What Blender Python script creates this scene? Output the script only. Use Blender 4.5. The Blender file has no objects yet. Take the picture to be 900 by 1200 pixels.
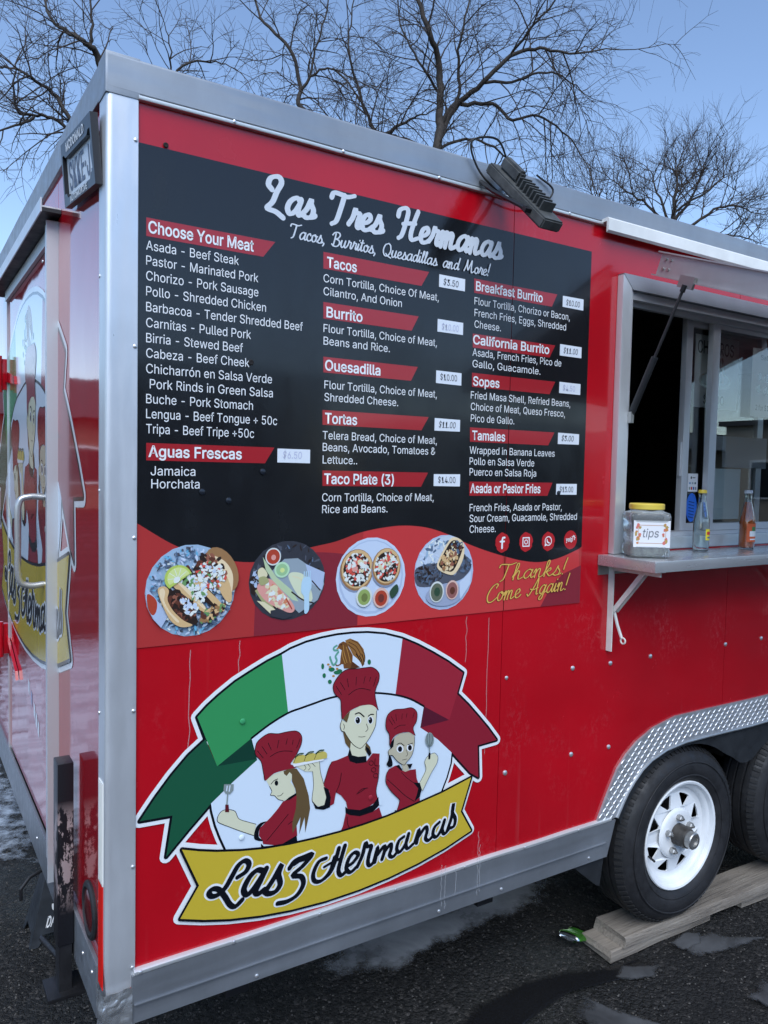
import bpy, bmesh, math, random
from mathutils import Vector, Matrix, noise as mnoise
from mathutils.geometry import tessellate_polygon
R=math.radians
scene=bpy.context.scene; COL=scene.collection
random.seed(11)
# ---------------------------------------------------------------- camera
cam=bpy.data.cameras.new('camera'); cam_o=bpy.data.objects.new('camera',cam); COL.objects.link(cam_o)
cam.sensor_fit='VERTICAL'; cam.sensor_height=36.0; cam.lens=36.0*908.79/1200.0; cam.clip_start=0.05; cam.clip_end=3000
cam_o.matrix_world=Matrix(((0.84449264,0.01048471,-0.53546451,-0.38752),(-0.53515003,0.05597196,-0.8429007,-1.70545),(0.02113343,0.99837729,0.0528788,1.67595),(0,0,0,1)))
scene.camera=cam_o
# ---------------------------------------------------------------- sky, sun, exposure
SUN_EL=R(50); SUN_AZ=R(209)            # light from behind the photographer, a very wide disc added to brighten the shaded wall: no hard shadows
w=bpy.data.worlds.new('World'); scene.world=w; w.use_nodes=True
nt=w.node_tree; nt.nodes.clear()
sky=nt.nodes.new('ShaderNodeTexSky'); sky.sky_type='NISHITA'; sky.sun_disc=False
sky.sun_elevation=SUN_EL; sky.sun_rotation=SUN_AZ; sky.altitude=1500; sky.air_density=1.0; sky.dust_density=0.25; sky.ozone_density=1.3
bg=nt.nodes.new('ShaderNodeBackground'); bg.inputs[1].default_value=0.096
wo=nt.nodes.new('ShaderNodeOutputWorld'); nt.links.new(sky.outputs[0],bg.inputs[0]); nt.links.new(bg.outputs[0],wo.inputs[0])
sl=bpy.data.lights.new('sun','SUN'); sl.energy=1.45; sl.angle=R(50); sl.color=(0.94,0.975,1.0)
so=bpy.data.objects.new('sun',sl); COL.objects.link(so)
sv=Vector((math.sin(SUN_AZ)*math.cos(SUN_EL),math.cos(SUN_AZ)*math.cos(SUN_EL),math.sin(SUN_EL)))
so.rotation_euler=(-sv).to_track_quat('-Z','Y').to_euler(); so.location=(-8,-20,20)
scene.view_settings.view_transform='Standard'; scene.view_settings.look='None'; scene.view_settings.gamma=1.0
scene.view_settings.use_curve_mapping=False; scene.view_settings.exposure=1.36
scene.cycles.max_bounces=8; scene.cycles.transparent_max_bounces=16
# ---------------------------------------------------------------- materials
MATS={}
def srgb(r,g,b):
    f=lambda c:(c/255/12.92 if c<=10 else ((c/255+.055)/1.055)**2.4)
    return (f(r),f(g),f(b))
def mat(name,base=(.5,.5,.5),rough=.5,metal=0.,coat=0.,spec=.5,trans=0.,ior=1.45,emit=None,alpha=1.):
    m=bpy.data.materials.new(name); m.use_nodes=True; MATS[name]=m
    b=m.node_tree.nodes['Principled BSDF']
    b.inputs['Base Color'].default_value=(*base,1); b.inputs['Roughness'].default_value=rough; b.inputs['Metallic'].default_value=metal
    b.inputs['Coat Weight'].default_value=coat; b.inputs['Coat Roughness'].default_value=.06; b.inputs['Specular IOR Level'].default_value=spec
    b.inputs['Transmission Weight'].default_value=trans; b.inputs['IOR'].default_value=ior; b.inputs['Alpha'].default_value=alpha
    if emit: b.inputs['Emission Color'].default_value=(*emit[0],1); b.inputs['Emission Strength'].default_value=emit[1]
    return m
def N(m,t,**k):
    n=m.node_tree.nodes.new(t)
    for a,v in k.items():
        if a in n.inputs: n.inputs[a].default_value=v
        else: setattr(n,a,v)
    return n
def K(m,a,b): m.node_tree.links.new(a,b)
def bsdf(m): return m.node_tree.nodes['Principled BSDF']
def pos(m,scale=(1,1,1)):
    g=N(m,'ShaderNodeNewGeometry'); mp=N(m,'ShaderNodeMapping'); mp.inputs['Scale'].default_value=scale; K(m,g.outputs['Position'],mp.inputs['Vector']); return mp.outputs[0]
def noise_tex(m,scale=5.,detail=4.,stretch=(1,1,1),rough=.55,dist=0.):
    n=N(m,'ShaderNodeTexNoise'); n.inputs['Scale'].default_value=scale; n.inputs['Detail'].default_value=detail; n.inputs['Roughness'].default_value=rough; n.inputs['Distortion'].default_value=dist
    K(m,pos(m,stretch),n.inputs['Vector']); return n.outputs['Fac']
def ramp(m,fac,stops,mode='LINEAR'):
    r=N(m,'ShaderNodeValToRGB'); r.color_ramp.interpolation=mode; e=r.color_ramp.elements
    while len(e)<len(stops): e.new(.5)
    for i,(p,c) in enumerate(stops):
        e[i].position=p; e[i].color=(*c,1) if isinstance(c,tuple) else (c,c,c,1)
    K(m,fac,r.inputs[0]); return r.outputs[0]
def mix(m,fac,a,b,typ='MIX'):
    x=N(m,'ShaderNodeMix',data_type='RGBA',blend_type=typ)
    for i,v in ((6,a),(7,b)):
        if hasattr(v,'node'): K(m,v,x.inputs[i])
        else: x.inputs[i].default_value=(*v,1)
    if hasattr(fac,'node'): K(m,fac,x.inputs[0])
    else: x.inputs[0].default_value=fac
    return x.outputs[2]
def mathn(m,op,a,b=None):
    x=N(m,'ShaderNodeMath',operation=op)
    for i,v in enumerate((a,b)):
        if v is None: continue
        if hasattr(v,'node'): K(m,v,x.inputs[i])
        else: x.inputs[i].default_value=v
    return x.outputs[0]
def bump(m,h,strength=.2,dist=.01,prev=None):
    b=N(m,'ShaderNodeBump'); b.inputs['Strength'].default_value=strength; b.inputs['Distance'].default_value=dist
    K(m,h,b.inputs['Height'])
    if prev is not None: K(m,prev,b.inputs['Normal'])
    return b.outputs[0]
def varied(name,base,rough=.6,var=.25,scale=8.,metal=0.,bs=0.,bscale=40.,stretch=(1,1,1),**k):
    m=mat(name,base,rough,metal,**k); f=noise_tex(m,scale,5,stretch)
    lo=tuple(c*(1-var) for c in base); hi=tuple(min(1,c*(1+var)) for c in base)
    K(m,ramp(m,f,[(.3,lo),(.7,hi)]),bsdf(m).inputs['Base Color'])
    K(m,ramp(m,noise_tex(m,scale*2.3,4,stretch),[(.3,max(.03,rough*.75)),(.7,min(1,rough*1.25))]),bsdf(m).inputs['Roughness'])
    if bs: K(m,bump(m,noise_tex(m,bscale,4,stretch),bs,.004),bsdf(m).inputs['Normal'])
    return m
def paint(name,base,rough=.22,scuff=.6):
    """enamel on thin sheet: broad panel waviness, chalky scuffs, fine dust runs"""
    m=mat(name,base,rough); b=bsdf(m); b.inputs['Coat Weight'].default_value=.5; b.inputs['Coat Roughness'].default_value=.04
    c=ramp(m,noise_tex(m,2.2,3),[(.3,tuple(x*.88 for x in base)),(.7,tuple(x*1.1 for x in base))])
    patch=ramp(m,noise_tex(m,3.1,2),[(.56,0.),(.72,1.)]); fine=ramp(m,noise_tex(m,60,6,(1,1,.7),.75),[(.5,0.),(.72,1.)])
    c=mix(m,mathn(m,'MULTIPLY',mathn(m,'MULTIPLY',patch,fine),scuff*.5),c,(.55,.34,.38))
    run=ramp(m,noise_tex(m,38,3,(1,1,.03)),[(.62,0.),(.75,1.)]); run2=ramp(m,noise_tex(m,1.7,2,(1,1,.5)),[(.5,0.),(.65,1.)])
    c=mix(m,mathn(m,'MULTIPLY',mathn(m,'MULTIPLY',run,run2),scuff*.16),c,(.5,.36,.38))
    K(m,c,b.inputs['Base Color'])
    K(m,ramp(m,noise_tex(m,9,5),[(.3,rough*.75),(.75,rough*1.5)]),b.inputs['Roughness'])
    n1=bump(m,noise_tex(m,1.9,1.5,(1,1,.6)),.26,.03); n2=bump(m,noise_tex(m,7,2),.05,.01,n1); n3=bump(m,noise_tex(m,350,2),.02,.001,n2)
    K(m,n3,b.inputs['Normal']); K(m,n2,b.inputs['Coat Normal'])
    return m
def metal(name,base,rough,brush=(1,1,1),bs=.12,dirt=.3,mt=.62):
    m=mat(name,base,rough,mt); b=bsdf(m)
    d=ramp(m,noise_tex(m,5,6,(1,1,.5),.65),[(.35,0.),(.75,1.)])
    K(m,mix(m,mathn(m,'MULTIPLY',d,dirt),base,tuple(x*.45 for x in base)),b.inputs['Base Color'])
    K(m,ramp(m,noise_tex(m,28,6,brush),[(.25,rough*.65),(.8,min(1,rough*1.5))]),b.inputs['Roughness'])
    n1=bump(m,noise_tex(m,6,2),bs,.008); n2=bump(m,noise_tex(m,90,4,brush),bs*.35,.0015,n1); K(m,n2,b.inputs['Normal'])
    return m
RED=paint('red_enamel',(.42,.003,.010),.2,.32)
RED2=paint('red_enamel_rear',(.40,.004,.012),.06,.3)
ALU=metal('aluminium_trim',(.70,.72,.75),.38,(1,1,.12),.16,.3)
ALUH=metal('aluminium_rail',(.33,.36,.40),.48,(.12,1,1),.14,.35)
SKIRT=metal('dull_aluminium_skirt',(.27,.29,.32),.42,(.1,1,1),.16,.45)
LIP=metal('bright_folded_lip',(.80,.82,.83),.38,(.1,1,1),.2,.15)
STEEL=metal('stainless_counter',(.55,.56,.58),.25,(.06,1,1),.05,.25)
WALU=mat('mill_finish_frame',(.62,.63,.65),.45,.55)
RIVET=mat('rivet_head',(.75,.75,.76),.3,.8)
DARK=varied('black_steel',(.012,.012,.014),.45,.4,12,bs=.1)
RUBBER=varied('tyre_rubber',(.016,.016,.018),.62,.35,14,bs=.15,bscale=120)
PLASTIC=varied('black_plastic',(.018,.02,.023),.5,.3,9,bs=.1)
WHITEP=varied('white_wheel_enamel',(.72,.74,.76),.35,.08,9)
WHITEB=varied('white_bracket_paint',(.70,.68,.63),.4,.1,30)
DARKRUST=varied('greasy_hub',(.05,.045,.04),.5,.4,40)
ZINC=mat('zinc_nut',(.45,.44,.42),.4,.9)
WOOD=None
def wood():
    m=mat('weathered_wood',(.3,.25,.2),.8); b=bsdf(m)
    g=noise_tex(m,22,6,(.18,5,5),.75,.6); g2=noise_tex(m,3,3)
    c=mix(m,.45,ramp(m,g,[(.34,(.045,.038,.032)),(.47,(.22,.185,.15)),(.72,(.36,.32,.27))]),ramp(m,g2,[(.3,(.12,.10,.085)),(.7,(.36,.32,.27))]))
    K(m,c,b.inputs['Base Color']); K(m,bump(m,g,1.,.006),b.inputs['Normal']); return m
WOOD=wood()
def glass(name,tint=(1,1,1),rough=0.,ior=1.45):
    m=mat(name,tint,rough,trans=1.,ior=ior); return m
PANE=glass('window_glass',(.92,.96,.95),.0,1.5)
def ground_mat():
    m=mat('asphalt',(.05,.05,.05),.85,spec=.22); b=bsdf(m)
    p=pos(m); v=N(m,'ShaderNodeTexVoronoi'); v.inputs['Scale'].default_value=80; K(m,p,v.inputs['Vector'])
    v2=N(m,'ShaderNodeTexVoronoi'); v2.inputs['Scale'].default_value=210; K(m,p,v2.inputs['Vector'])
    stone=ramp(m,v.outputs['Color'],[(.2,(.006,.006,.006)),(.6,(.026,.0245,.0235)),(.82,(.05,.046,.043)),(.95,(.14,.125,.115))])
    c=mix(m,.45,stone,ramp(m,v2.outputs['Color'],[(.3,(.010,.010,.010)),(.85,(.045,.043,.042))]))
    big=noise_tex(m,.9,4); c=mix(m,ramp(m,big,[(.4,0.),(.65,.55)]),c,(.012,.012,.0125))
    fine=noise_tex(m,7,6); c=mix(m,ramp(m,fine,[(.55,0.),(.75,.3)]),c,(.05,.048,.046))
    K(m,c,b.inputs['Base Color'])
    wet=ramp(m,noise_tex(m,1.1,4),[(.46,.88),(.60,.45)]); K(m,wet,b.inputs['Roughness'])
    h=mathn(m,'ADD',mathn(m,'MULTIPLY',v.outputs['Distance'],-1.),mathn(m,'MULTIPLY',v2.outputs['Distance'],-.6))
    n1=bump(m,h,1.,.011); n2=bump(m,noise_tex(m,3,5),.4,.03,n1); K(m,n2,b.inputs['Normal'])
    return m
def ice_mat(name,base,rough,cover,soft=.82):
    """thin refrozen melt: cloudy, ragged, partly bare"""
    m=mat(name,base,rough); b=bsdf(m)
    f=noise_tex(m,5.5,7,(1,1,1),.62,.5); a=noise_tex(m,11,8,(1,1,1),.7)
    K(m,ramp(m,f,[(.3,tuple(c*.35 for c in base)),(.7,base)]),b.inputs['Base Color'])
    at=N(m,'ShaderNodeAttribute',attribute_name='edge')
    al=mathn(m,'ADD',mathn(m,'MULTIPLY',a,.9),mathn(m,'MULTIPLY',at.outputs['Fac'],cover))
    K(m,ramp(m,al,[(.55,0.),(soft,1.)]),b.inputs['Alpha'])
    K(m,ramp(m,f,[(.3,rough*.4),(.7,rough*1.3)]),b.inputs['Roughness']); K(m,bump(m,a,.35,.01),b.inputs['Normal']); return m
# ---------------------------------------------------------------- object helpers
def new_obj(name,me,parent=None):
    o=bpy.data.objects.new(name,me); COL.objects.link(o)
    if parent: o.parent=parent
    return o
def thing(name,label,cat,group=None,loc=(0,0,0)):
    o=bpy.data.objects.new(name,None); COL.objects.link(o); o.empty_display_size=.1; o.location=loc
    o['label']=label; o['category']=cat
    if group: o['group']=group
    return o
def tag(o,label=None,cat=None,group=None,kind=None):
    for k,v in (('label',label),('category',cat),('group',group),('kind',kind)):
        if v: o[k]=v
    return o
def bm_obj(name,bm,m,parent=None,smooth=False):
    me=bpy.data.meshes.new(name); bmesh.ops.recalc_face_normals(bm,faces=bm.faces[:]); bm.to_mesh(me); bm.free()
    for x in (m if isinstance(m,(list,tuple)) else [m]): me.materials.append(x)
    if smooth:
        me.polygons.foreach_set('use_smooth',[True]*len(me.polygons))
        try: me.set_sharp_from_angle(angle=R(38))
        except Exception: pass
    return new_obj(name,me,parent)
def py_obj(name,vs,fs,m,parent=None,mi=None,smooth=False):
    me=bpy.data.meshes.new(name); me.from_pydata(vs,[],fs)
    for x in (m if isinstance(m,(list,tuple)) else [m]): me.materials.append(x)
    if mi: me.polygons.foreach_set('material_index',mi)
    if smooth: me.polygons.foreach_set('use_smooth',[True]*len(me.polygons))
    me.update(); return new_obj(name,me,parent)
def bx(bm,x0,x1,y0,y1,z0,z1,bev=0.):
    r=bmesh.ops.create_cube(bm,size=1.0); vs=r['verts']
    for v in vs: v.co=Vector((x0+(v.co.x+.5)*(x1-x0),y0+(v.co.y+.5)*(y1-y0),z0+(v.co.z+.5)*(z1-z0)))
    if bev:
        es=list({e for v in vs for e in v.link_edges}); bmesh.ops.bevel(bm,geom=es,offset=bev,segments=2,profile=.7,affect='EDGES')
    return vs
def box(name,m,parent,x0,x1,y0,y1,z0,z1,bev=0.,smooth=False):
    bm=bmesh.new(); bx(bm,x0,x1,y0,y1,z0,z1,bev); return bm_obj(name,bm,m,parent,smooth or bev>0)
def tube(bm,pts,rad,seg=8,caps=True):
    pts=[Vector(p) for p in pts]; n=len(pts)
    rr=rad if isinstance(rad,(list,tuple)) else [rad]*n
    t0=(pts[1]-pts[0]).normalized(); up=Vector((0,0,1)) if abs(t0.z)<.9 else Vector((1,0,0)); u=t0.cross(up).normalized(); rings=[]
    for i,p in enumerate(pts):
        t=(pts[min(i+1,n-1)]-pts[max(i-1,0)]).normalized(); u=(u-t*u.dot(t)).normalized(); v=t.cross(u)
        rings.append([bm.verts.new(p+(u*math.cos(2*math.pi*k/seg)+v*math.sin(2*math.pi*k/seg))*rr[i]) for k in range(seg)])
    for a,b in zip(rings,rings[1:]):
        for k in range(seg): bm.faces.new((a[k],a[(k+1)%seg],b[(k+1)%seg],b[k]))
    if caps: bm.faces.new(rings[0][::-1]); bm.faces.new(rings[-1])
def tube_obj(name,m,parent,pts,rad,seg=10):
    bm=bmesh.new(); tube(bm,pts,rad,seg); return bm_obj(name,bm,m,parent,True)
def crom(pts,per=6,closed=False):
    if len(pts)<3: return [tuple(p) for p in pts]
    P=[Vector(p) for p in pts]; n=len(P); out=[]
    for i in range(n if closed else n-1):
        if closed: a,b,c,d=P[i-1],P[i],P[(i+1)%n],P[(i+2)%n]
        else: b,c=P[i],P[i+1]; a=P[i-1] if i else b*2-c; d=P[i+2] if i+2<n else c*2-b
        for k in range(per):
            t=k/per; out.append(tuple(.5*((2*b)+(c-a)*t+(2*a-5*b+4*c-d)*t*t+(3*b-a-3*c+d)*t**3)))
    if not closed: out.append(tuple(P[-1]))
    return out
def lathe(bm,prof,axis='z',seg=32,center=(0,0,0),close=False):
    """prof: (radius, height) list"""
    rings=[]; c=Vector(center)
    for r,h in prof:
        ring=[]
        for k in range(seg):
            a=2*math.pi*k/seg
            p=Vector((r*math.cos(a),r*math.sin(a),h)) if axis=='z' else Vector((r*math.cos(a),h,r*math.sin(a)))
            ring.append(bm.verts.new(c+p))
        rings.append(ring)
    for a,b in zip(rings,rings[1:]):
        for k in range(seg): bm.faces.new((a[k],a[(k+1)%seg],b[(k+1)%seg],b[k]))
    if close: bm.faces.new(rings[0][::-1]); bm.faces.new(rings[-1])
def prism(bm,poly,f,d0,d1):
    """extrude a 2D polygon between two depths; f(u,v,d)->Vector"""
    n=len(poly); a=[bm.verts.new(f(u,v,d0)) for u,v in poly]; b=[bm.verts.new(f(u,v,d1)) for u,v in poly]
    tri=tessellate_polygon([[Vector((u,v,0)) for u,v in poly]])
    for t in tri:
        try: bm.faces.new([a[i] for i in t]); bm.faces.new([b[i] for i in t][::-1])
        except ValueError: pass
    for i in range(n):
        try: bm.faces.new((a[i],a[(i+1)%n],b[(i+1)%n],b[i]))
        except ValueError: pass
side=lambda u,v,d:Vector((u,d,v))
rear=lambda u,v,d:Vector((d,u,v))
flat=lambda u,v,d:Vector((u,v,d))
# ---------------------------------------------------------------- flat print: polygons and pen strokes on the side plane
PRINT={}
def ink(name,rgb,rough=.16):
    if name not in PRINT:
        m=mat('print_'+name,srgb(*rgb),rough); b=bsdf(m); b.inputs['Coat Weight'].default_value=.25; b.inputs['Coat Roughness'].default_value=.06
        K(m,bump(m,noise_tex(m,1.6,1.5,(1,1,.6)),.18,.03),b.inputs['Normal']); PRINT[name]=m
    return PRINT[name]
class Art:
    """collects flat printed shapes for one object; each shape sits a hair above the one before"""
    step=1.1e-5
    def __init__(s,depth=0.): s.v=[];s.f=[];s.m=[];s.mats=[];s.d=depth
    def mi(s,m):
        if m not in s.mats: s.mats.append(m)
        return s.mats.index(m)
    def poly(s,pts,m,smooth=False):
        if smooth: pts=crom([(p[0],p[1],0) for p in pts],4,True)
        pts=[(p[0],p[1]) for p in pts]; b=len(s.v); s.d+=s.step; k=s.mi(m)
        ar=sum(pts[i-1][0]*pts[i][1]-pts[i][0]*pts[i-1][1] for i in range(len(pts)))
        s.v+=[(u,-s.d,v) for u,v in pts]
        for t in tessellate_polygon([[Vector((u,v,0)) for u,v in pts]]):
            a,bb,c=[Vector((*pts[i],0)) for i in t]
            if ((bb-a).cross(c-a)).z<0: t=(t[0],t[2],t[1])
            s.f.append(tuple(b+i for i in t)); s.m.append(k)
    def ell(s,x,y,a,b,m,n=20,rot=0.):
        c,sn=math.cos(rot),math.sin(rot)
        s.poly([(x+a*math.cos(t)*c-b*math.sin(t)*sn,y+a*math.cos(t)*sn+b*math.sin(t)*c) for t in [2*math.pi*k/n for k in range(n)]],m)
    def stroke(s,pts,wd,m,smooth=True,closed=False,pen=None,caps=True,per=6):
        if smooth: pts=crom([(p[0],p[1],0) for p in pts],per,closed)
        P=[Vector((p[0],p[1])) for p in pts]; P=[p for i,p in enumerate(P) if i==0 or (p-P[i-1]).length>1e-6]; n=len(P)
        if n<2: return
        k=s.mi(m); s.d+=s.step; L=[];Rr=[]
        for i in range(n):
            if closed: a,b=P[i-1],P[(i+1)%n]
            else: a,b=P[max(i-1,0)],P[min(i+1,n-1)]
            t=(b-a).normalized() if (b-a).length>1e-9 else Vector((1,0))
            nn=Vector((-t.y,t.x)); ww=wd
            if pen: ww=wd*(pen+(1-pen)*abs(t.x*.35-t.y*.94)) if t.y<.2 or True else wd
            L.append(P[i]+nn*ww/2); Rr.append(P[i]-nn*ww/2)
        if closed and not smooth:      # outline with round joins: every edge its own quad
            for i in range(n):
                a_,b_=P[i],P[(i+1)%n]; t=(b_-a_).normalized(); nn=Vector((-t.y,t.x))*wd/2; s.d+=2e-6; b0=len(s.v)
                s.v+=[(q.x,-s.d,q.y) for q in (a_+nn,a_-nn,b_-nn,b_+nn)]; s.f.append((b0,b0+1,b0+2,b0+3)); s.m.append(k)
                s.d+=2e-6; b0=len(s.v); s.v+=[(a_.x+wd/2*math.cos(2*math.pi*e/12),-s.d,a_.y+wd/2*math.sin(2*math.pi*e/12)) for e in range(12)]; s.f.append(tuple(range(b0,b0+12))); s.m.append(k)
            return
        b0=len(s.v)
        for i in range(n): s.v+=[(L[i].x,-s.d,L[i].y),(Rr[i].x,-s.d,Rr[i].y)]; s.d+=2e-6
        for i in range(n if closed else n-1):
            j=(i+1)%n; s.f.append((b0+2*i,b0+2*i+1,b0+2*j+1,b0+2*j)); s.m.append(k)
        if caps:
            for i in ([0,n-1] if not closed else range(0,n,1)):
                r=(L[i]-Rr[i]).length/2; s.d+=2e-6; b0=len(s.v); q=10
                s.v+=[(P[i].x+r*math.cos(2*math.pi*e/q),-s.d,P[i].y+r*math.sin(2*math.pi*e/q)) for e in range(q)]; s.f.append(tuple(range(b0,b0+q))); s.m.append(k)
    def build(s,name,parent): return py_obj(name,s.v,s.f,s.mats,parent,s.m)
# text set in the built-in face; all lines converted together
TEXTQ=[]
try: FONT=bpy.data.fonts.load(bpy.utils.system_resource('DATAFILES',path='fonts')+'/Inter.woff2')   # Blender's own interface face
except Exception: FONT=None
def text(name,s,m,parent,x0,z0,width,cap,depth,bold=0.,shear=0.,f=side,align='fit'):
    cu=bpy.data.curves.new(name,'FONT'); cu.body=s; cu.size=1.; cu.resolution_u=3; cu.offset=bold; cu.shear=shear; cu.fill_mode='FRONT'
    if FONT: cu.font=FONT
    o=bpy.data.objects.new(name,cu); COL.objects.link(o); TEXTQ.append((o,name,m,parent,x0,z0,width,cap,depth,f,bold))
def flush_text():
    cu=bpy.data.curves.new('cap','FONT'); cu.body='H'; cu.size=1.; cu.font=FONT or cu.font; ho=bpy.data.objects.new('cap',cu); COL.objects.link(ho)
    bpy.context.view_layer.update(); dg=bpy.context.evaluated_depsgraph_get()
    hm=bpy.data.meshes.new_from_object(ho.evaluated_get(dg)); H=max(v.co.y for v in hm.vertices)
    for o,name,m,parent,x0,z0,width,cap,depth,f,bold in TEXTQ:
        me=bpy.data.meshes.new_from_object(o.evaluated_get(dg))
        xs=[v.co.x for v in me.vertices]; a,b=min(xs),max(xs); sx=width/(b-a) if width else cap/H
        for v in me.vertices: v.co=f(x0+(v.co.x-a)*sx,z0+v.co.y*cap/H,depth)
        me.materials.clear(); me.materials.append(m); me.name=name
        if len(me.polygons):
            nrm=me.polygons[0].normal; out=f(0,0,-1)-f(0,0,0)
            if nrm.dot(out)<0: me.flip_normals()
        bpy.data.objects.remove(o); o2=new_obj(name,me,parent)
    bpy.data.objects.remove(ho)
MENU_TEXT=[["b","Asada - Beef Steak",0.0769,2.1381,0.2101,0.0201],["b","Pastor - Marinated Pork",0.0771,2.1064,0.2579,0.0202],
["b","Chorizo - Pork Sausage",0.0772,2.0739,0.2583,0.0203],["b","Pollo - Shredded Chicken",0.0774,2.0414,0.2778,0.0202],
["b","Barbacoa - Tender Shredded Beef",0.0775,2.008,0.3736,0.0203],["b","Carnitas - Pulled Pork",0.0777,1.9745,0.2408,0.0204],
["b","Birria - Stewed Beef",0.0778,1.9419,0.2213,0.0204],["b","Cabeza - Beef Cheek",0.078,1.9096,0.2377,0.0204],
["b","Chicharrón en Salsa Verde",0.0782,1.8764,0.2945,0.0205],["b","Pork Rinds in Green Salsa",0.0862,1.8439,0.2892,0.0206],
["b","Buche - Pork Stomach",0.0785,1.8115,0.247,0.0205],["b","Lengua - Beef Tongue + 50c",0.0786,1.7793,0.3088,0.0206],
["b","Tripa - Beef Tripe +50c",0.0788,1.7466,0.2503,0.0207],["b","Jamaica",0.089,1.6558,0.1,0.0204],["b","Horchata",0.0905,1.6274,0.1086,0.0205],
["b","Corn Tortilla, Choice Of Meat,",0.5051,2.1326,0.348,0.0197],["b","Cilantro, And Onion",0.5057,2.1014,0.2294,0.0197],
["b","Flour Tortilla, Choice of Meat,",0.5074,2.0122,0.3429,0.0198],["b","Beans and Rice.",0.508,1.9818,0.1932,0.0199],
["b","Flour Tortilla, Choice of Meat,",0.5124,1.8755,0.3421,0.02],["b","Shredded Cheese.",0.513,1.8451,0.2174,0.02],
["b","Telera Bread, Choice of Meat,",0.51,1.7513,0.3483,0.0202],["b","Beans, Avocado, Tomatoes &",0.5106,1.7221,0.3437,0.0202],
["b","Lettuce..",0.5112,1.6911,0.0987,0.0202],["b","Corn Tortilla, Choice of Meat,",0.5115,1.5976,0.3409,0.0203],
["b","Rice and Beans.",0.5121,1.5681,0.1925,0.0203],["b","Flour Tortilla, Chorizo or Bacon,",0.9748,2.1402,0.3672,0.0204],
["b","French Fries, Eggs, Shredded",0.9759,2.1084,0.3518,0.0204],["b","Cheese.",0.9769,2.0772,0.0958,0.0205],
["b","Asada, French Fries, Pico de",0.9728,1.9996,0.34,0.0206],["b","Gallo, Guacamole.",0.9738,1.9685,0.2555,0.0206],
["b","Fried Masa Shell, Refried Beans,",0.9708,1.8817,0.3855,0.0206],["b","Choice of Meat, Queso Fresco,",0.9719,1.8502,0.3631,0.0207],
["b","Pico de Gallo.",0.973,1.818,0.1602,0.0207],["b","Wrapped in Banana Leaves",0.9718,1.7292,0.326,0.0208],
["b","Pollo en Salsa Verde",0.9728,1.6983,0.2431,0.0209],["b","Puerco en Salsa Roja",0.9738,1.6684,0.2512,0.0209],
["b","French Fries, Asada or Pastor,",0.9772,1.5682,0.3577,0.0211],["b","Sour Cream, Guacamole, Shredded",0.9782,1.5378,0.4228,0.0212],
["b","Cheese.",0.9793,1.5076,0.0958,0.0212],["h","Choose Your Meat",0.0814,2.1749,0.2415,0.0269],["h","Aguas Frescas",0.0838,1.6961,0.2156,0.0259],
["h","Tacos",0.5138,2.1696,0.0844,0.0266],["h","Burrito",0.5147,2.0493,0.1029,0.0268],["h","Quesadilla",0.5132,1.9203,0.1609,0.027],
["h","Tortas",0.5157,1.7906,0.092,0.0272],["h","Taco Plate (3)",0.5162,1.6411,0.2062,0.0274],["h","Breakfast Burrito",0.9786,2.1791,0.2507,0.0266],
["h","California Burrito",0.9735,2.0322,0.2886,0.0268],["h","Sopes",0.9773,1.9185,0.096,0.027],["h","Tamales",0.9795,1.7681,0.121,0.0272],
["h","Asada or Pastor Fries",0.9776,1.62,0.2667,0.0274]]
MENU_BARS=[[[0.0771,2.2042],[0.0773,2.1666],[0.347,2.1674],[0.3766,2.2077]],[[0.0794,1.7259],[0.0796,1.687],[0.358,1.6889],[0.3816,1.7259]],[[0.5038,2.2018],
[0.5045,2.1618],[0.7963,2.1676],[0.82,2.2074]],[[0.506,2.084],[0.5068,2.0435],[0.7681,2.0459],[0.7896,2.0851]],[[0.5085,1.952],[0.5093,1.9126],
[0.7698,1.9163],[0.7907,1.9528]],[[0.5087,1.8214],[0.5094,1.7848],[0.8073,1.7879],[0.8297,1.8238]],[[0.5115,1.6718],[0.5122,1.6344],[0.81,1.637],
[0.8321,1.6758]],[[0.9723,2.2099],[0.9737,2.1692],[1.2675,2.1742],[1.2878,2.2109]],[[0.9724,2.0602],[0.9738,2.0195],[1.2647,2.0251],[1.2865,2.06]],
[[0.9732,1.949],[0.9745,1.9103],[1.2695,1.9184],[1.2912,1.9568]],[[0.9714,1.7992],[0.9728,1.7597],[1.2707,1.7652],[1.2945,1.805]],[[0.9744,1.6504],
[0.9757,1.6108],[1.2739,1.6127],[1.2932,1.6519]]]
PRICES=[["$6.50",0.3895,1.6866,0.4761,1.7281],["$3.50",0.853,2.1577,0.9402,2.2159],["$10.00",0.8514,2.0411,0.9374,2.0957],
["$10.00",0.8507,1.908,0.9362,1.9552],["$11.00",0.8497,1.782,0.9355,1.8257],["$14.00",0.8513,1.6346,0.9405,1.6746],
["$10.00",1.3109,2.1662,1.3974,2.2209],["$11.00",1.3058,2.0227,1.3961,2.0752],["$4.50",1.3083,1.9135,1.3965,1.9612],
["$3.00",1.3095,1.7625,1.3981,1.8068],["$13.00",1.3092,1.6117,1.3955,1.6521]]
WAVE=[[0.0601,1.5515],[0.1351,1.505],[0.1978,1.4791],[0.2547,1.463],[0.3394,1.4542],[0.4168,1.4683],[0.4812,1.4837],[0.5528,1.4963],[0.6196,1.5162],
[0.6882,1.5278],[0.7585,1.5325],[0.8338,1.5252],[0.9036,1.5055],[0.9724,1.478],[1.0453,1.4541],[1.1199,1.4339],[1.1835,1.4198],[1.2557,1.4128],
[1.3368,1.4235],[1.4351,1.4529]]
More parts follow.
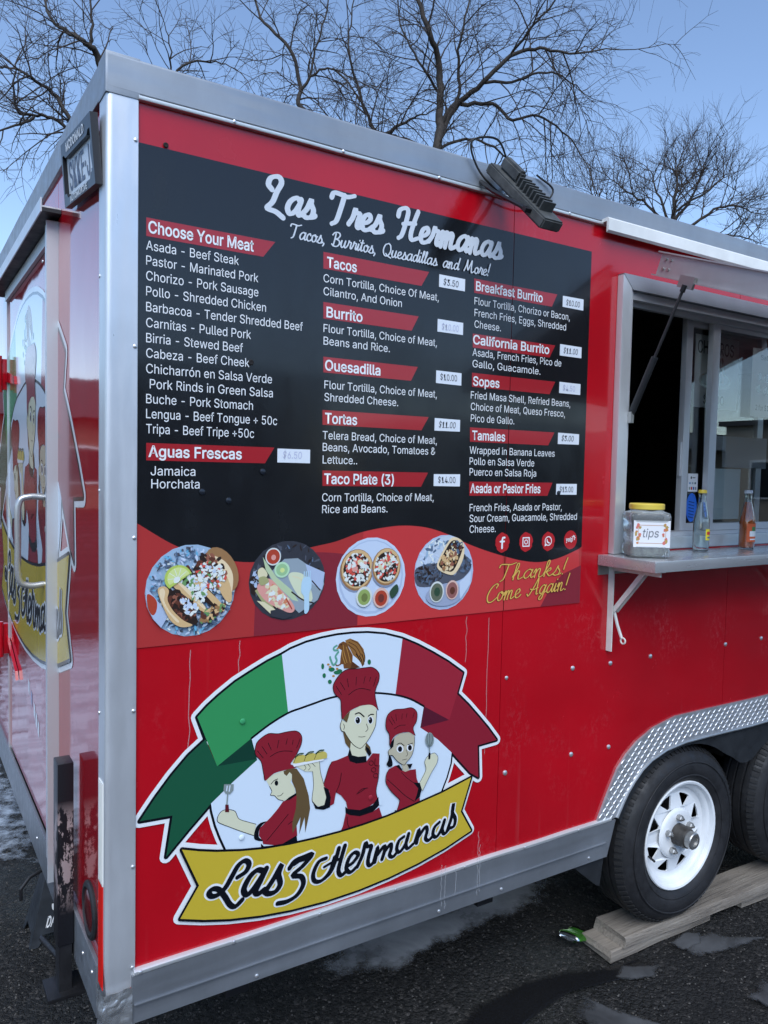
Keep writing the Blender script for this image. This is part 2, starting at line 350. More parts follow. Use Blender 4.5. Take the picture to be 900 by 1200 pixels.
PHOTOS=[[0.182,1.3968,0.10595,0.1062],[0.4219,1.4056,0.10335,0.0982],[0.66,1.4007,0.10715,0.10485],[0.8952,1.4007,0.10275,0.1055]]
ICONS=[[1.102,1.4763],[1.1937,1.4752],[1.2835,1.4742],[1.377,1.4761]]
SCRIPTS={"title":[[0.3498,2.2751],[1.0682,2.2791],[0.3487,2.3525]],"sub":[[0.416,2.2225],[1.0235,2.2238],[0.4154,2.2562]],"thanks":[[1.0933,1.3642],
[1.361,1.371],[1.0915,1.414]],"come":[[1.0476,1.3053],[1.3706,1.3227],[1.0458,1.3547]]}
LOGO=[["flag_ribbon","o","white",[[0.1985,1.1029],[0.2212,1.1245],[0.2477,1.1448],[0.2893,1.1726],[0.3357,1.1955],[0.3713,1.212],[0.4084,1.2252],
[0.432,1.2357],[0.4736,1.2473],[0.5164,1.2538],[0.5602,1.2575],[0.6056,1.2576],[0.6512,1.2548],[0.704,1.2462],[0.7584,1.2299],[0.8091,1.2073],
[0.8601,1.1803],[0.915,1.1483],[0.9695,1.1107],[0.9501,1.0534],[0.9921,1.0151],[1.0343,0.9715],[1.0674,0.9361],[1.1012,0.8957],[1.0304,0.892],
[1.0363,0.7964],[1.0051,0.8165],[0.9415,0.883],[0.8862,0.9341],[0.8261,0.9771],[0.8362,1.035],[0.7924,1.0606],[0.7422,1.0793],[0.6804,1.0933],
[0.6187,1.1009],[0.5619,1.1003],[0.529,1.0972],[0.5023,1.0923],[0.4647,1.0855],[0.4276,1.0782],[0.378,1.0574],[0.3319,1.0313],[0.3476,0.9755],
[0.2884,0.9349],[0.233,0.8931],[0.1791,0.8425],[0.1287,0.7923],[0.1426,0.8849],[0.069,0.8884],[0.1023,0.9331],[0.1386,0.9767],[0.1778,1.0168],
[0.2186,1.0476]],0.03],["banner","o","white",[[0.1635,0.8021],[0.2038,0.788],[0.2452,0.776],[0.3048,0.7628],[0.3666,0.7527],[0.4352,0.7465],
[0.5065,0.7438],[0.5756,0.7437],[0.6473,0.7467],[0.7217,0.7529],[0.799,0.7637],[0.9027,0.7802],[1.0056,0.8039],[0.9715,0.7111],[1.0109,0.6469],
[0.9197,0.619],[0.8264,0.5985],[0.7342,0.5845],[0.6408,0.5761],[0.5391,0.5739],[0.4426,0.5788],[0.3599,0.5887],[0.2808,0.6037],[0.2176,0.6206],
[0.1607,0.6401],[0.2045,0.7064]],0.03],["oval_field","o","white",[[0.2726,0.7708],[0.2575,0.8056],[0.2456,0.8378],[0.2359,0.8741],[0.233,0.8931],
[0.2884,0.9349],[0.3476,0.9755],[0.3319,1.0313],[0.378,1.0574],[0.4276,1.0782],[0.4647,1.0855],[0.5023,1.0923],[0.529,1.0972],[0.5619,1.1003],
[0.6187,1.1009],[0.6804,1.0933],[0.7422,1.0793],[0.7924,1.0606],[0.8362,1.035],[0.8261,0.9771],[0.8862,0.9341],[0.9367,0.8912],[0.9332,0.8575],
[0.92,0.8193],[0.9007,0.7792],[0.799,0.7625],[0.6474,0.7439],[0.5066,0.7412],[0.3666,0.7495]],0.026],["oval_field","o","ink",[[0.2726,0.7708],
[0.2575,0.8056],[0.2456,0.8378],[0.2359,0.8741],[0.233,0.8931],[0.2884,0.9349],[0.3476,0.9755],[0.3319,1.0313],[0.378,1.0574],[0.4276,1.0782],
[0.4647,1.0855],[0.5023,1.0923],[0.529,1.0972],[0.5619,1.1003],[0.6187,1.1009],[0.6804,1.0933],[0.7422,1.0793],[0.7924,1.0606],[0.8362,1.035],
[0.8261,0.9771],[0.8862,0.9341],[0.9367,0.8912],[0.9332,0.8575],[0.92,0.8193],[0.9007,0.7792],[0.799,0.7625],[0.6474,0.7439],[0.5066,0.7412],
[0.3666,0.7495]],0.0115],["flag_ribbon","o","ink",[[0.1985,1.1029],[0.2212,1.1245],[0.2477,1.1448],[0.2893,1.1726],[0.3357,1.1955],[0.3713,1.212],
[0.4084,1.2252],[0.432,1.2357],[0.4736,1.2473],[0.5164,1.2538],[0.5602,1.2575],[0.6056,1.2576],[0.6512,1.2548],[0.704,1.2462],[0.7584,1.2299],
[0.8091,1.2073],[0.8601,1.1803],[0.915,1.1483],[0.9695,1.1107],[0.9501,1.0534],[0.9921,1.0151],[1.0343,0.9715],[1.0674,0.9361],[1.1012,0.8957],
[1.0304,0.892],[1.0363,0.7964],[1.0051,0.8165],[0.9415,0.883],[0.8862,0.9341],[0.8261,0.9771],[0.8362,1.035],[0.7924,1.0606],[0.7422,1.0793],
[0.6804,1.0933],[0.6187,1.1009],[0.5619,1.1003],[0.529,1.0972],[0.5023,1.0923],[0.4647,1.0855],[0.4276,1.0782],[0.378,1.0574],[0.3319,1.0313],
[0.3476,0.9755],[0.2884,0.9349],[0.233,0.8931],[0.1791,0.8425],[0.1287,0.7923],[0.1426,0.8849],[0.069,0.8884],[0.1023,0.9331],[0.1386,0.9767],
[0.1778,1.0168],[0.2186,1.0476]],0.0115],["oval_field","f","pale",[[0.2726,0.7708],[0.2575,0.8056],[0.2456,0.8378],[0.2359,0.8741],[0.233,0.8931],
[0.2884,0.9349],[0.3476,0.9755],[0.3319,1.0313],[0.378,1.0574],[0.4276,1.0782],[0.4647,1.0855],[0.5023,1.0923],[0.529,1.0972],[0.5619,1.1003],
[0.6187,1.1009],[0.6804,1.0933],[0.7422,1.0793],[0.7924,1.0606],[0.8362,1.035],[0.8261,0.9771],[0.8862,0.9341],[0.9367,0.8912],[0.9332,0.8575],
[0.92,0.8193],[0.9007,0.7792],[0.799,0.7625],[0.6474,0.7439],[0.5066,0.7412],[0.3666,0.7495]],0],["flag_ribbon","f","dgreen",[[0.2186,1.0476],
[0.1778,1.0168],[0.1386,0.9767],[0.1023,0.9331],[0.069,0.8884],[0.1426,0.8849],[0.1287,0.7923],[0.1791,0.8425],[0.233,0.8931],[0.2884,0.9349],
[0.3476,0.9755],[0.3319,1.0313],[0.2471,0.979]],0],["flag_ribbon","f","xgreen",[[0.2467,0.9789],[0.3324,1.0304],[0.3458,0.9779]],0],
["flag_ribbon","f","green",[[0.1985,1.1029],[0.2212,1.1245],[0.2477,1.1448],[0.2893,1.1726],[0.3357,1.1955],[0.3713,1.212],[0.4084,1.2252],
[0.4276,1.0782],[0.378,1.0574],[0.3319,1.0313],[0.2471,0.979]],0],["flag_ribbon","f","pale",[[0.4084,1.2252],[0.432,1.2357],[0.4736,1.2473],
[0.5164,1.2538],[0.5602,1.2575],[0.6056,1.2576],[0.6512,1.2548],[0.704,1.2462],[0.7607,1.229],[0.7422,1.0793],[0.6804,1.0933],[0.6187,1.1009],
[0.5619,1.1003],[0.529,1.0972],[0.5023,1.0923],[0.4647,1.0855],[0.4276,1.0782]],0],["flag_ribbon","f","dred",[[0.9501,1.0534],[0.9921,1.0151],
[1.0343,0.9715],[1.0674,0.9361],[1.1012,0.8957],[1.0304,0.892],[1.0363,0.7964],[1.0051,0.8165],[0.9415,0.883],[0.8862,0.9341],[0.8261,0.9771],
[0.8362,1.035],[0.925,0.9828]],0],["flag_ribbon","f","xred",[[0.8362,1.035],[0.925,0.9828],[0.8261,0.9771]],0],
["flag_ribbon","f","fred",[[0.7607,1.229],[0.8091,1.2073],[0.8601,1.1803],[0.915,1.1483],[0.9695,1.1107],[0.9501,1.0534],[0.925,0.9828],
[0.8362,1.035],[0.7924,1.0606],[0.7422,1.0793]],0],["flag_ribbon","l","ink",[[0.8362,1.035],[0.7924,1.0606],[0.7422,1.0793],[0.6804,1.0933],
[0.6187,1.1009],[0.5619,1.1003],[0.529,1.0972],[0.5023,1.0923],[0.4647,1.0855],[0.4276,1.0782],[0.378,1.0574],[0.3319,1.0313]],0.00547,1],
["emblem","f","dbrown",[[0.6054,1.1865],[0.6305,1.1674],[0.615,1.1657],[0.6003,1.1675]],0],["emblem","f","brown",[[0.5623,1.2263],[0.5671,1.2353],
[0.5788,1.2404],[0.5898,1.2355],[0.5955,1.2221],[0.6076,1.2016],[0.6072,1.1856],[0.6011,1.1674],[0.5821,1.1697],[0.5801,1.1811],[0.5703,1.1829],
[0.5721,1.2008],[0.5746,1.218]],0],["emblem","f","wing",[[0.5842,1.2418],[0.5986,1.2461],[0.6227,1.2354],[0.6398,1.2142],[0.6452,1.1926],
[0.6426,1.1735],[0.6375,1.1682],[0.6301,1.1824],[0.6203,1.1919],[0.6087,1.2015],[0.5992,1.2186]],0],["emblem","l","dbrown",[[0.5952,1.2365],
[0.6174,1.2231],[0.6327,1.1989]],0.00211,1],["emblem","l","dbrown",[[0.5935,1.2303],[0.6139,1.2138],[0.6247,1.1949]],0.00211,1],
["emblem","l","dbrown",[[0.6042,1.2411],[0.6247,1.2287],[0.6393,1.2046]],0.00211,1],["emblem","l","ink",[[0.6272,1.1979],[0.6346,1.1841],
[0.6379,1.1698]],0.00211,1],["emblem","l","ink",[[0.6349,1.2018],[0.6401,1.1867],[0.6415,1.1736]],0.00211,1],["emblem","l","ink",[[0.6178,1.2037],
[0.6262,1.1915],[0.6317,1.1812]],0.00211,1],["emblem","l","ink",[[0.6415,1.2044],[0.6444,1.1927],[0.6436,1.1815]],0.00211,1],
["emblem","l","gold",[[0.579,1.2302],[0.582,1.2108],[0.5909,1.1843]],0.00189,1],["emblem","l","gold",[[0.5882,1.2245],[0.5944,1.2063],
[0.6007,1.1832]],0.00189,1],["emblem","l","gold",[[0.5757,1.2179],[0.5786,1.2001],[0.5855,1.1824]],0.00189,1],["emblem","f","ink",[[0.5747,1.2326],
[0.5745,1.2318],[0.5738,1.2313],[0.5729,1.2312],[0.572,1.2315],[0.5713,1.2321],[0.5711,1.233],[0.5713,1.2337],[0.572,1.2342],[0.5728,1.2344],
[0.5738,1.2341],[0.5744,1.2334]],0],["emblem","f","gold",[[0.5623,1.2263],[0.5581,1.2229],[0.5645,1.2216],[0.5687,1.2256]],0],
["emblem","f","white",[[0.5702,1.2216],[0.5733,1.2118],[0.5714,1.2009],[0.5684,1.2091]],0],["emblem","l","brown",[[0.5728,1.1826],[0.5622,1.1797],
[0.5574,1.1844]],0.00337,1],["emblem","l","teal",[[0.565,1.2143],[0.557,1.2041],[0.5608,1.1925],[0.5514,1.1825],[0.543,1.1977],[0.5414,1.2042]],
0.00547,1],["emblem","l","teal",[[0.56,1.2316],[0.5516,1.2268],[0.5531,1.2203],[0.5631,1.2192]],0.00505,1],["emblem","f","leaf",[[0.525,1.1825],
[0.5245,1.1788],[0.523,1.1762],[0.5209,1.1755],[0.5188,1.1767],[0.5172,1.1797],[0.5166,1.1835],[0.5171,1.1872],[0.5185,1.1898],[0.5206,1.1905],
[0.5227,1.1893],[0.5243,1.1864]],0],["emblem","f","leaf",[[0.5303,1.1583],[0.5297,1.1552],[0.528,1.1531],[0.5255,1.1526],[0.5231,1.1537],
[0.5212,1.1563],[0.5205,1.1595],[0.5211,1.1626],[0.5229,1.1646],[0.5253,1.1652],[0.5278,1.164],[0.5296,1.1615]],0],
["emblem","f","leaf",[[0.5476,1.1403],[0.5469,1.1375],[0.5449,1.1357],[0.5421,1.1353],[0.5392,1.1364],[0.5371,1.1388],[0.5363,1.1417],[0.537,1.1445],
[0.539,1.1463],[0.5418,1.1467],[0.5447,1.1456],[0.5468,1.1432]],0],["emblem","f","leaf",[[0.5556,1.171],[0.5544,1.1683],[0.551,1.1666],
[0.5464,1.1664],[0.5418,1.1677],[0.5384,1.1702],[0.5371,1.1732],[0.5383,1.1759],[0.5416,1.1776],[0.5462,1.1778],[0.5508,1.1765],[0.5543,1.174]],0],
["emblem","f","leaf",[[0.5726,1.161],[0.5713,1.1586],[0.5676,1.1572],[0.5626,1.1571],[0.5576,1.1584],[0.5539,1.1607],[0.5525,1.1634],[0.5538,1.1658],
[0.5574,1.1672],[0.5624,1.1673],[0.5674,1.166],[0.5712,1.1637]],0],["emblem","f","leaf",[[0.6628,1.1776],[0.6622,1.1741],[0.6603,1.1717],
[0.6577,1.1711],[0.655,1.1723],[0.653,1.1752],[0.6522,1.1788],[0.6528,1.1823],[0.6547,1.1847],[0.6573,1.1854],[0.66,1.1841],[0.662,1.1813]],0],
["emblem","f","leaf",[[0.5775,1.1642],[0.5765,1.1617],[0.5737,1.1602],[0.5697,1.16],[0.5658,1.1612],[0.5628,1.1634],[0.5617,1.1661],[0.5627,1.1685],
[0.5656,1.17],[0.5695,1.1702],[0.5735,1.1691],[0.5764,1.1669]],0],["emblem","f","gold",[[0.5404,1.1854],[0.5399,1.1841],[0.5385,1.1832],
[0.5365,1.183],[0.5346,1.1836],[0.5332,1.1848],[0.5326,1.1863],[0.5331,1.1877],[0.5345,1.1886],[0.5364,1.1887],[0.5384,1.1881],[0.5398,1.1869]],0],
["emblem","f","gold",[[0.5458,1.1785],[0.5453,1.1771],[0.5439,1.1762],[0.542,1.1761],[0.54,1.1767],[0.5386,1.1779],[0.538,1.1794],[0.5385,1.1807],
[0.5399,1.1816],[0.5419,1.1818],[0.5438,1.1812],[0.5453,1.1799]],0],["emblem","f","gold",[[0.5663,1.1713],[0.5658,1.1699],[0.5643,1.169],
[0.5624,1.1689],[0.5604,1.1695],[0.5589,1.1707],[0.5584,1.1722],[0.5589,1.1736],[0.5603,1.1745],[0.5623,1.1746],[0.5642,1.174],[0.5657,1.1728]],0],
["emblem","f","gold",[[0.5559,1.1541],[0.5554,1.1528],[0.554,1.1519],[0.552,1.1518],[0.5501,1.1524],[0.5486,1.1536],[0.5481,1.1551],[0.5486,1.1565],
[0.55,1.1573],[0.5519,1.1575],[0.5539,1.1568],[0.5553,1.1556]],0],["chef_figure_profile","f","skin",[[0.3461,0.8181],[0.3258,0.828],[0.3021,0.8414],
[0.2929,0.8608],[0.2786,0.8681],[0.261,0.8703],[0.2506,0.8606],[0.2501,0.8454],[0.2791,0.8266],[0.3079,0.8095],[0.3409,0.7911],[0.3444,0.8044]],0],
["chef_figure_profile","l","ink",[[0.3461,0.8181],[0.3258,0.828],[0.3021,0.8414],[0.2929,0.8608],[0.2786,0.8688],[0.261,0.8703],[0.2506,0.8606],
[0.2501,0.8454],[0.2791,0.8266],[0.3079,0.8095],[0.3409,0.7911]],0.00147,1],["chef_figure_profile","f","cred",[[0.4535,0.8694],[0.438,0.8611],
[0.4169,0.8591],[0.4037,0.8441],[0.3851,0.8269],[0.3739,0.8187],[0.3555,0.8053],[0.3538,0.788],[0.3633,0.7734],[0.3653,0.764],[0.409,0.7497],
[0.4572,0.7633],[0.4548,0.7893],[0.4541,0.833]],0],["chef_figure_profile","f","ink",[[0.3739,0.8187],[0.3553,0.8177],[0.3437,0.8046],[0.3417,0.7839],
[0.354,0.7746],[0.3652,0.7729],[0.3539,0.7845],[0.3548,0.8019],[0.3628,0.8124]],1],["chef_figure_profile","f","ink",[[0.3597,0.7671],[0.3673,0.7582],
[0.4128,0.7506],[0.4552,0.7645],[0.4588,0.7411],[0.4091,0.7443],[0.3599,0.7529]],0],["chef_figure_profile","f","skin",[[0.3706,0.922],[0.391,0.9328],
[0.4157,0.9362],[0.4389,0.9299],[0.4403,0.9117],[0.4354,0.9037],[0.4461,0.8907],[0.4503,0.8736],[0.438,0.8654],[0.4264,0.8607],[0.4168,0.8609],
[0.4034,0.8674],[0.3937,0.8783],[0.3835,0.8812],[0.3864,0.8905],[0.3802,0.9042]],0],["chef_figure_profile","l","ink",[[0.3802,0.9042],[0.3864,0.8905],
[0.3828,0.882],[0.3937,0.8783],[0.4034,0.8674],[0.4168,0.8609]],0.00147,1],["chef_figure_profile","f","hair",[[0.4168,0.9349],[0.4368,0.9393],
[0.4524,0.9345],[0.4725,0.9053],[0.4872,0.8587],[0.4918,0.8248],[0.4863,0.7967],[0.4789,0.7655],[0.477,0.8061],[0.4743,0.7994],[0.4623,0.7658],
[0.4651,0.8088],[0.4548,0.7893],[0.4442,0.7719],[0.4429,0.7993],[0.4521,0.8335],[0.4536,0.8621],[0.4493,0.8847],[0.44,0.9046],[0.4398,0.9226],
[0.4331,0.9293],[0.4255,0.9211],[0.4185,0.9275]],0],["chef_figure_profile","f","ink",[[0.4515,0.8727],[0.4322,0.8659],[0.4226,0.8597],[0.4342,0.859],
[0.4535,0.8676]],0],["chef_figure_profile","f","cred",[[0.3417,1.0062],[0.3488,1.0224],[0.3746,1.0355],[0.4009,1.0311],[0.4276,1.032],[0.4508,1.0293],
[0.4647,1.0151],[0.4639,0.9937],[0.4518,0.9706],[0.4396,0.9549],[0.4366,0.9483],[0.4523,0.9382],[0.4214,0.9369],[0.391,0.9339],[0.368,0.9207],
[0.3628,0.9446],[0.3569,0.9703],[0.3427,0.9886]],1],["chef_figure_profile","l","ink",[[0.368,0.9207],[0.3628,0.9446],[0.3569,0.9703],[0.3427,0.9886],
[0.3417,1.0062],[0.3488,1.0224],[0.3746,1.0355],[0.4009,1.0311],[0.4276,1.032],[0.4508,1.0293],[0.4647,1.0151],[0.4639,0.9937],[0.4518,0.9706]],
0.00168,1],["chef_figure_profile","l","ink",[[0.3473,0.9982],[0.3624,0.978]],0.00147,1],["chef_figure_profile","l","ink",[[0.359,1.0066],
[0.3723,0.9857]],0.00147,1],["chef_figure_profile","l","ink",[[0.3749,1.0126],[0.3834,0.9943]],0.00147,1],
["chef_figure_profile","l","ink",[[0.403,1.0149],[0.3995,0.996]],0.00147,1],["chef_figure_profile","l","ink",[[0.4259,1.0145],[0.4223,1.0009]],
0.00147,1],["chef_figure_profile","l","ink",[[0.4415,1.0083],[0.4397,0.9979]],0.00147,1],["chef_figure_profile","l","ink",[[0.4609,1.0086],
[0.4515,0.9868]],0.00147,1],["chef_figure_profile","l","ink",[[0.381,0.9781],[0.3978,0.9846],[0.4168,0.9855],[0.44,0.9806]],0.00147,1],
["chef_figure_profile","f","ink",[[0.4031,0.908],[0.4025,0.9048],[0.4008,0.9027],[0.3983,0.9023],[0.3958,0.9037],[0.394,0.9065],[0.3933,0.91],
[0.3939,0.9133],[0.3956,0.9154],[0.3981,0.9158],[0.4006,0.9144],[0.4024,0.9116]],0],["chef_figure_profile","l","ink",[[0.3839,0.9094],[0.3913,0.9161],
[0.4015,0.9187]],0.00168,1],["chef_figure_profile","l","ink",[[0.4013,0.876],[0.4101,0.8756],[0.4165,0.8807]],0.00126,1],
["chef_figure_profile","l","ink",[[0.4309,0.8237],[0.4007,0.7947],[0.3746,0.7706]],0.00147,1],["chef_figure_profile","l","ink",[[0.4421,0.8031],
[0.4313,0.7984]],0.00126,1],["chef_figure_profile","f","steel",[[0.2638,0.933],[0.2879,0.9288],[0.2873,0.9138],[0.2789,0.9059],[0.2683,0.9095],
[0.2626,0.9189]],0],["chef_figure_profile","l","steel",[[0.2732,0.9088],[0.2714,0.8828]],0.00337,1],
["chef_figure_profile","f","dkred",[[0.2675,0.8836],[0.2756,0.8818],[0.2773,0.8633],[0.267,0.8655]],0],
["chef_figure_profile","l","pale",[[0.2716,0.9273],[0.2703,0.9163]],0.00253,1],["chef_figure_profile","l","pale",[[0.2787,0.9266],[0.2767,0.9139]],
0.00253,1],["chef_figure_with_tacos","f","skin",[[0.4523,0.94],[0.4758,0.9453],[0.4997,0.9445],[0.5158,0.9426],[0.5187,0.9145],[0.5291,0.8794],
[0.5379,0.8517],[0.5363,0.828],[0.5221,0.8211],[0.5057,0.8309],[0.4966,0.8457],[0.5,0.8816],[0.4969,0.9187],[0.4762,0.9228]],0],
["chef_figure_with_tacos","l","ink",[[0.4719,0.9417],[0.478,0.9315],[0.4721,0.9264]],0.00126,1],["chef_figure_with_tacos","l","ink",[[0.4818,0.9416],
[0.4899,0.931],[0.4848,0.9247]],0.00126,1],["chef_figure_with_tacos","l","ink",[[0.4937,0.942],[0.5039,0.9302]],0.00126,1],
["chef_figure_with_tacos","l","ink",[[0.4969,0.9187],[0.5,0.8816],[0.4966,0.8457],[0.5057,0.8309]],0.00126,1],
["chef_figure_with_tacos","l","ink",[[0.5158,0.9426],[0.5187,0.9145],[0.5291,0.8794]],0.00126,1],
["chef_figure_with_tacos","f","skin",[[0.6044,0.9795],[0.6015,0.9443],[0.6201,0.9338],[0.6547,0.9275],[0.651,0.9716]],0],
["chef_figure_with_tacos","f","hair",[[0.5819,1.0075],[0.5898,0.9755],[0.6041,0.9568],[0.6063,0.9759],[0.5937,1.0007]],0],
["chef_figure_with_tacos","f","hair",[[0.6523,0.9664],[0.6647,0.9527],[0.6697,0.9337],[0.6607,0.9304],[0.6489,0.9473]],0],
["chef_figure_with_tacos","f","cred",[[0.5998,0.9419],[0.5667,0.9353],[0.5503,0.9341],[0.5413,0.919],[0.5303,0.8877],[0.5283,0.8756],[0.5448,0.8596],
[0.5499,0.8375],[0.5479,0.819],[0.5596,0.8228],[0.5647,0.8513],[0.5805,0.8395],[0.5953,0.8194],[0.6005,0.7969],[0.647,0.7849],[0.6925,0.8029],
[0.6858,0.8305],[0.6925,0.8641],[0.6942,0.8986],[0.695,0.929],[0.6733,0.9338],[0.6539,0.9148],[0.6197,0.9169],[0.6024,0.9329]],0],
["chef_figure_with_tacos","f","cred",[[0.5958,0.7936],[0.6375,0.7736],[0.6771,0.7756],[0.697,0.7835],[0.7112,0.7451],[0.6679,0.7414],[0.6236,0.7401],
[0.5755,0.7368],[0.587,0.7572]],0],["chef_figure_with_tacos","f","ink",[[0.6033,0.9604],[0.5979,0.9422],[0.604,0.925],[0.6245,0.9152],[0.655,0.9129],
[0.6536,0.93],[0.629,0.9323],[0.6104,0.94]],0],["chef_figure_with_tacos","f","ink",[[0.649,0.9575],[0.661,0.9489],[0.6693,0.9336],[0.6625,0.9271],
[0.6553,0.9396]],0],["chef_figure_with_tacos","f","ink",[[0.5283,0.8735],[0.5424,0.8643],[0.5498,0.8418],[0.548,0.816],[0.5295,0.8134],[0.5063,0.821],
[0.4982,0.8423],[0.5131,0.8245],[0.5315,0.8255],[0.5367,0.8445]],0],["chef_figure_with_tacos","f","ink",[[0.5931,0.8079],[0.6005,0.8003],
[0.6371,0.7888],[0.6766,0.794],[0.6938,0.8122],[0.6969,0.7888],[0.6771,0.7747],[0.6375,0.7723],[0.6081,0.7815],[0.5944,0.7905]],0],
["chef_figure_with_tacos","f","pale",[[0.696,0.8231],[0.7055,0.8089],[0.7071,0.7866],[0.6979,0.7877],[0.6944,0.8068]],0],
["chef_figure_with_tacos","f","skin",[[0.6009,1.0561],[0.632,1.0661],[0.662,1.0656],[0.682,1.0561],[0.682,1.0258],[0.6787,1.0032],[0.6641,0.9792],
[0.6457,0.9593],[0.6327,0.9534],[0.612,0.9685],[0.5931,0.9944],[0.5874,1.0044],[0.5782,1.0097],[0.5736,1.0233],[0.5776,1.0381],[0.5924,1.0284]],0],
["chef_figure_with_tacos","l","ink",[[0.6823,1.0455],[0.682,1.0258],[0.6787,1.0032],[0.6641,0.9792],[0.6457,0.9593],[0.6327,0.9541],[0.612,0.9685],
[0.5931,0.9944],[0.5863,1.0052],[0.5775,1.0098],[0.5736,1.0233],[0.5784,1.038]],0.00168,1],["chef_figure_with_tacos","f","hair",[[0.602,1.0576],
[0.579,1.0408],[0.5931,1.0283],[0.5979,1.042]],0],["chef_figure_with_tacos","f","cred",[[0.5516,1.1191],[0.5524,1.1349],[0.568,1.1552],
[0.5894,1.1669],[0.615,1.1654],[0.6447,1.1651],[0.6673,1.1631],[0.6867,1.147],[0.6879,1.1271],[0.68,1.1084],[0.6765,1.0924],[0.6809,1.0688],
[0.6876,1.0474],[0.6774,1.0568],[0.662,1.065],[0.632,1.0661],[0.5991,1.0564],[0.5787,1.0395],[0.5752,1.068],[0.5729,1.0907],[0.5583,1.1055]],1],
["chef_figure_with_tacos","l","ink",[[0.5787,1.0395],[0.5752,1.068],[0.5729,1.0907],[0.5583,1.1055],[0.5516,1.1191],[0.5524,1.1349],[0.568,1.1552],
[0.5894,1.1669],[0.615,1.1654],[0.6447,1.1651],[0.6673,1.1631],[0.6867,1.147],[0.6879,1.1271],[0.68,1.1084],[0.6765,1.0924],[0.6809,1.0688],
[0.6876,1.0474]],0.00189,1],["chef_figure_with_tacos","l","ink",[[0.5596,1.1276],[0.5756,1.1038]],0.00147,1],
["chef_figure_with_tacos","l","ink",[[0.572,1.1355],[0.5855,1.1146]],0.00147,1],["chef_figure_with_tacos","l","ink",[[0.5917,1.1432],[0.5958,1.1212]],
0.00147,1],["chef_figure_with_tacos","l","ink",[[0.6192,1.144],[0.6178,1.1231]],0.00147,1],["chef_figure_with_tacos","l","ink",[[0.6452,1.1417],
[0.6411,1.125]],0.00147,1],["chef_figure_with_tacos","l","ink",[[0.6622,1.1385],[0.6587,1.1276]],0.00147,1],
["chef_figure_with_tacos","l","ink",[[0.6793,1.1364],[0.6715,1.1128]],0.00147,1],["chef_figure_with_tacos","l","ink",[[0.5963,1.1003],[0.6162,1.1104],
[0.6366,1.1116],[0.6611,1.1037]],0.00147,1],["chef_figure_with_tacos","f","white",[[0.6362,1.028],[0.635,1.023],[0.6312,1.0197],[0.626,1.0192],
[0.6208,1.0214],[0.6169,1.0258],[0.6154,1.0312],[0.6167,1.0362],[0.6204,1.0395],[0.6256,1.0401],[0.6308,1.0378],[0.6347,1.0334]],0],
["chef_figure_with_tacos","f","ink",[[0.6323,1.0283],[0.6315,1.024],[0.629,1.0212],[0.6256,1.0205],[0.6222,1.0223],[0.6196,1.0259],[0.6186,1.0304],
[0.6194,1.0347],[0.6218,1.0375],[0.6252,1.0382],[0.6287,1.0364],[0.6313,1.0328]],0],["chef_figure_with_tacos","f","white",[[0.6246,1.0327],
[0.6244,1.0319],[0.6239,1.0314],[0.6232,1.0313],[0.6224,1.0317],[0.6219,1.0323],[0.6216,1.0332],[0.6218,1.034],[0.6223,1.0345],[0.6231,1.0346],
[0.6238,1.0342],[0.6244,1.0336]],0],["chef_figure_with_tacos","f","white",[[0.6733,1.0222],[0.6722,1.0171],[0.6689,1.0137],[0.6644,1.0131],
[0.6598,1.0152],[0.6564,1.0196],[0.655,1.025],[0.6561,1.0301],[0.6594,1.0335],[0.6639,1.0342],[0.6685,1.0321],[0.6719,1.0277]],0],
["chef_figure_with_tacos","f","ink",[[0.6698,1.0224],[0.6691,1.0181],[0.667,1.0152],[0.664,1.0144],[0.6609,1.0161],[0.6587,1.0197],[0.6578,1.0243],
[0.6585,1.0286],[0.6606,1.0315],[0.6636,1.0322],[0.6666,1.0306],[0.6689,1.027]],0],["chef_figure_with_tacos","f","white",[[0.6629,1.0268],
[0.6627,1.026],[0.6622,1.0254],[0.6615,1.0253],[0.6607,1.0257],[0.6601,1.0264],[0.6599,1.0272],[0.6601,1.028],[0.6606,1.0285],[0.6614,1.0286],
[0.6621,1.0283],[0.6627,1.0276]],0],["chef_figure_with_tacos","l","ink",[[0.6176,1.0471],[0.6294,1.0486],[0.6439,1.0366]],0.00316,1],
["chef_figure_with_tacos","l","ink",[[0.6571,1.0355],[0.6645,1.039],[0.6733,1.0377]],0.00274,1],["chef_figure_with_tacos","l","ink",[[0.6519,1.0157],
[0.6567,1.0018],[0.6501,0.996]],0.00147,1],["chef_figure_with_tacos","l","ink",[[0.6283,0.9859],[0.6384,0.9835],[0.6489,0.9834]],0.00105,1],
["chef_figure_with_tacos","l","ink",[[0.5833,1.0266],[0.586,1.0181],[0.5836,1.0121]],0.00126,1],["chef_figure_with_tacos","l","ink",[[0.6759,0.9073],
[0.674,0.9034],[0.6691,0.9025],[0.6641,0.9052],[0.662,0.9099],[0.6639,0.9138],[0.6688,0.9147],[0.6738,0.912],[0.6759,0.9073]],0.00126,1],
["chef_figure_with_tacos","l","ink",[[0.6839,0.8875],[0.682,0.8836],[0.677,0.8828],[0.672,0.8855],[0.6699,0.8902],[0.6718,0.8941],[0.6767,0.895],
[0.6817,0.8923],[0.6839,0.8875]],0.00126,1],["chef_figure_with_tacos","l","ink",[[0.6909,0.8705],[0.6889,0.8666],[0.6839,0.8658],[0.6789,0.8685],
[0.6767,0.8733],[0.6787,0.8772],[0.6836,0.878],[0.6887,0.8753],[0.6909,0.8705]],0.00126,1],["chef_figure_with_tacos","l","ink",[[0.5793,0.8991],
[0.575,0.8746],[0.5647,0.8513]],0.00147,1],["chef_figure_with_tacos","l","ink",[[0.6263,0.8342],[0.6408,0.8441],[0.6595,0.8437]],0.00147,1],
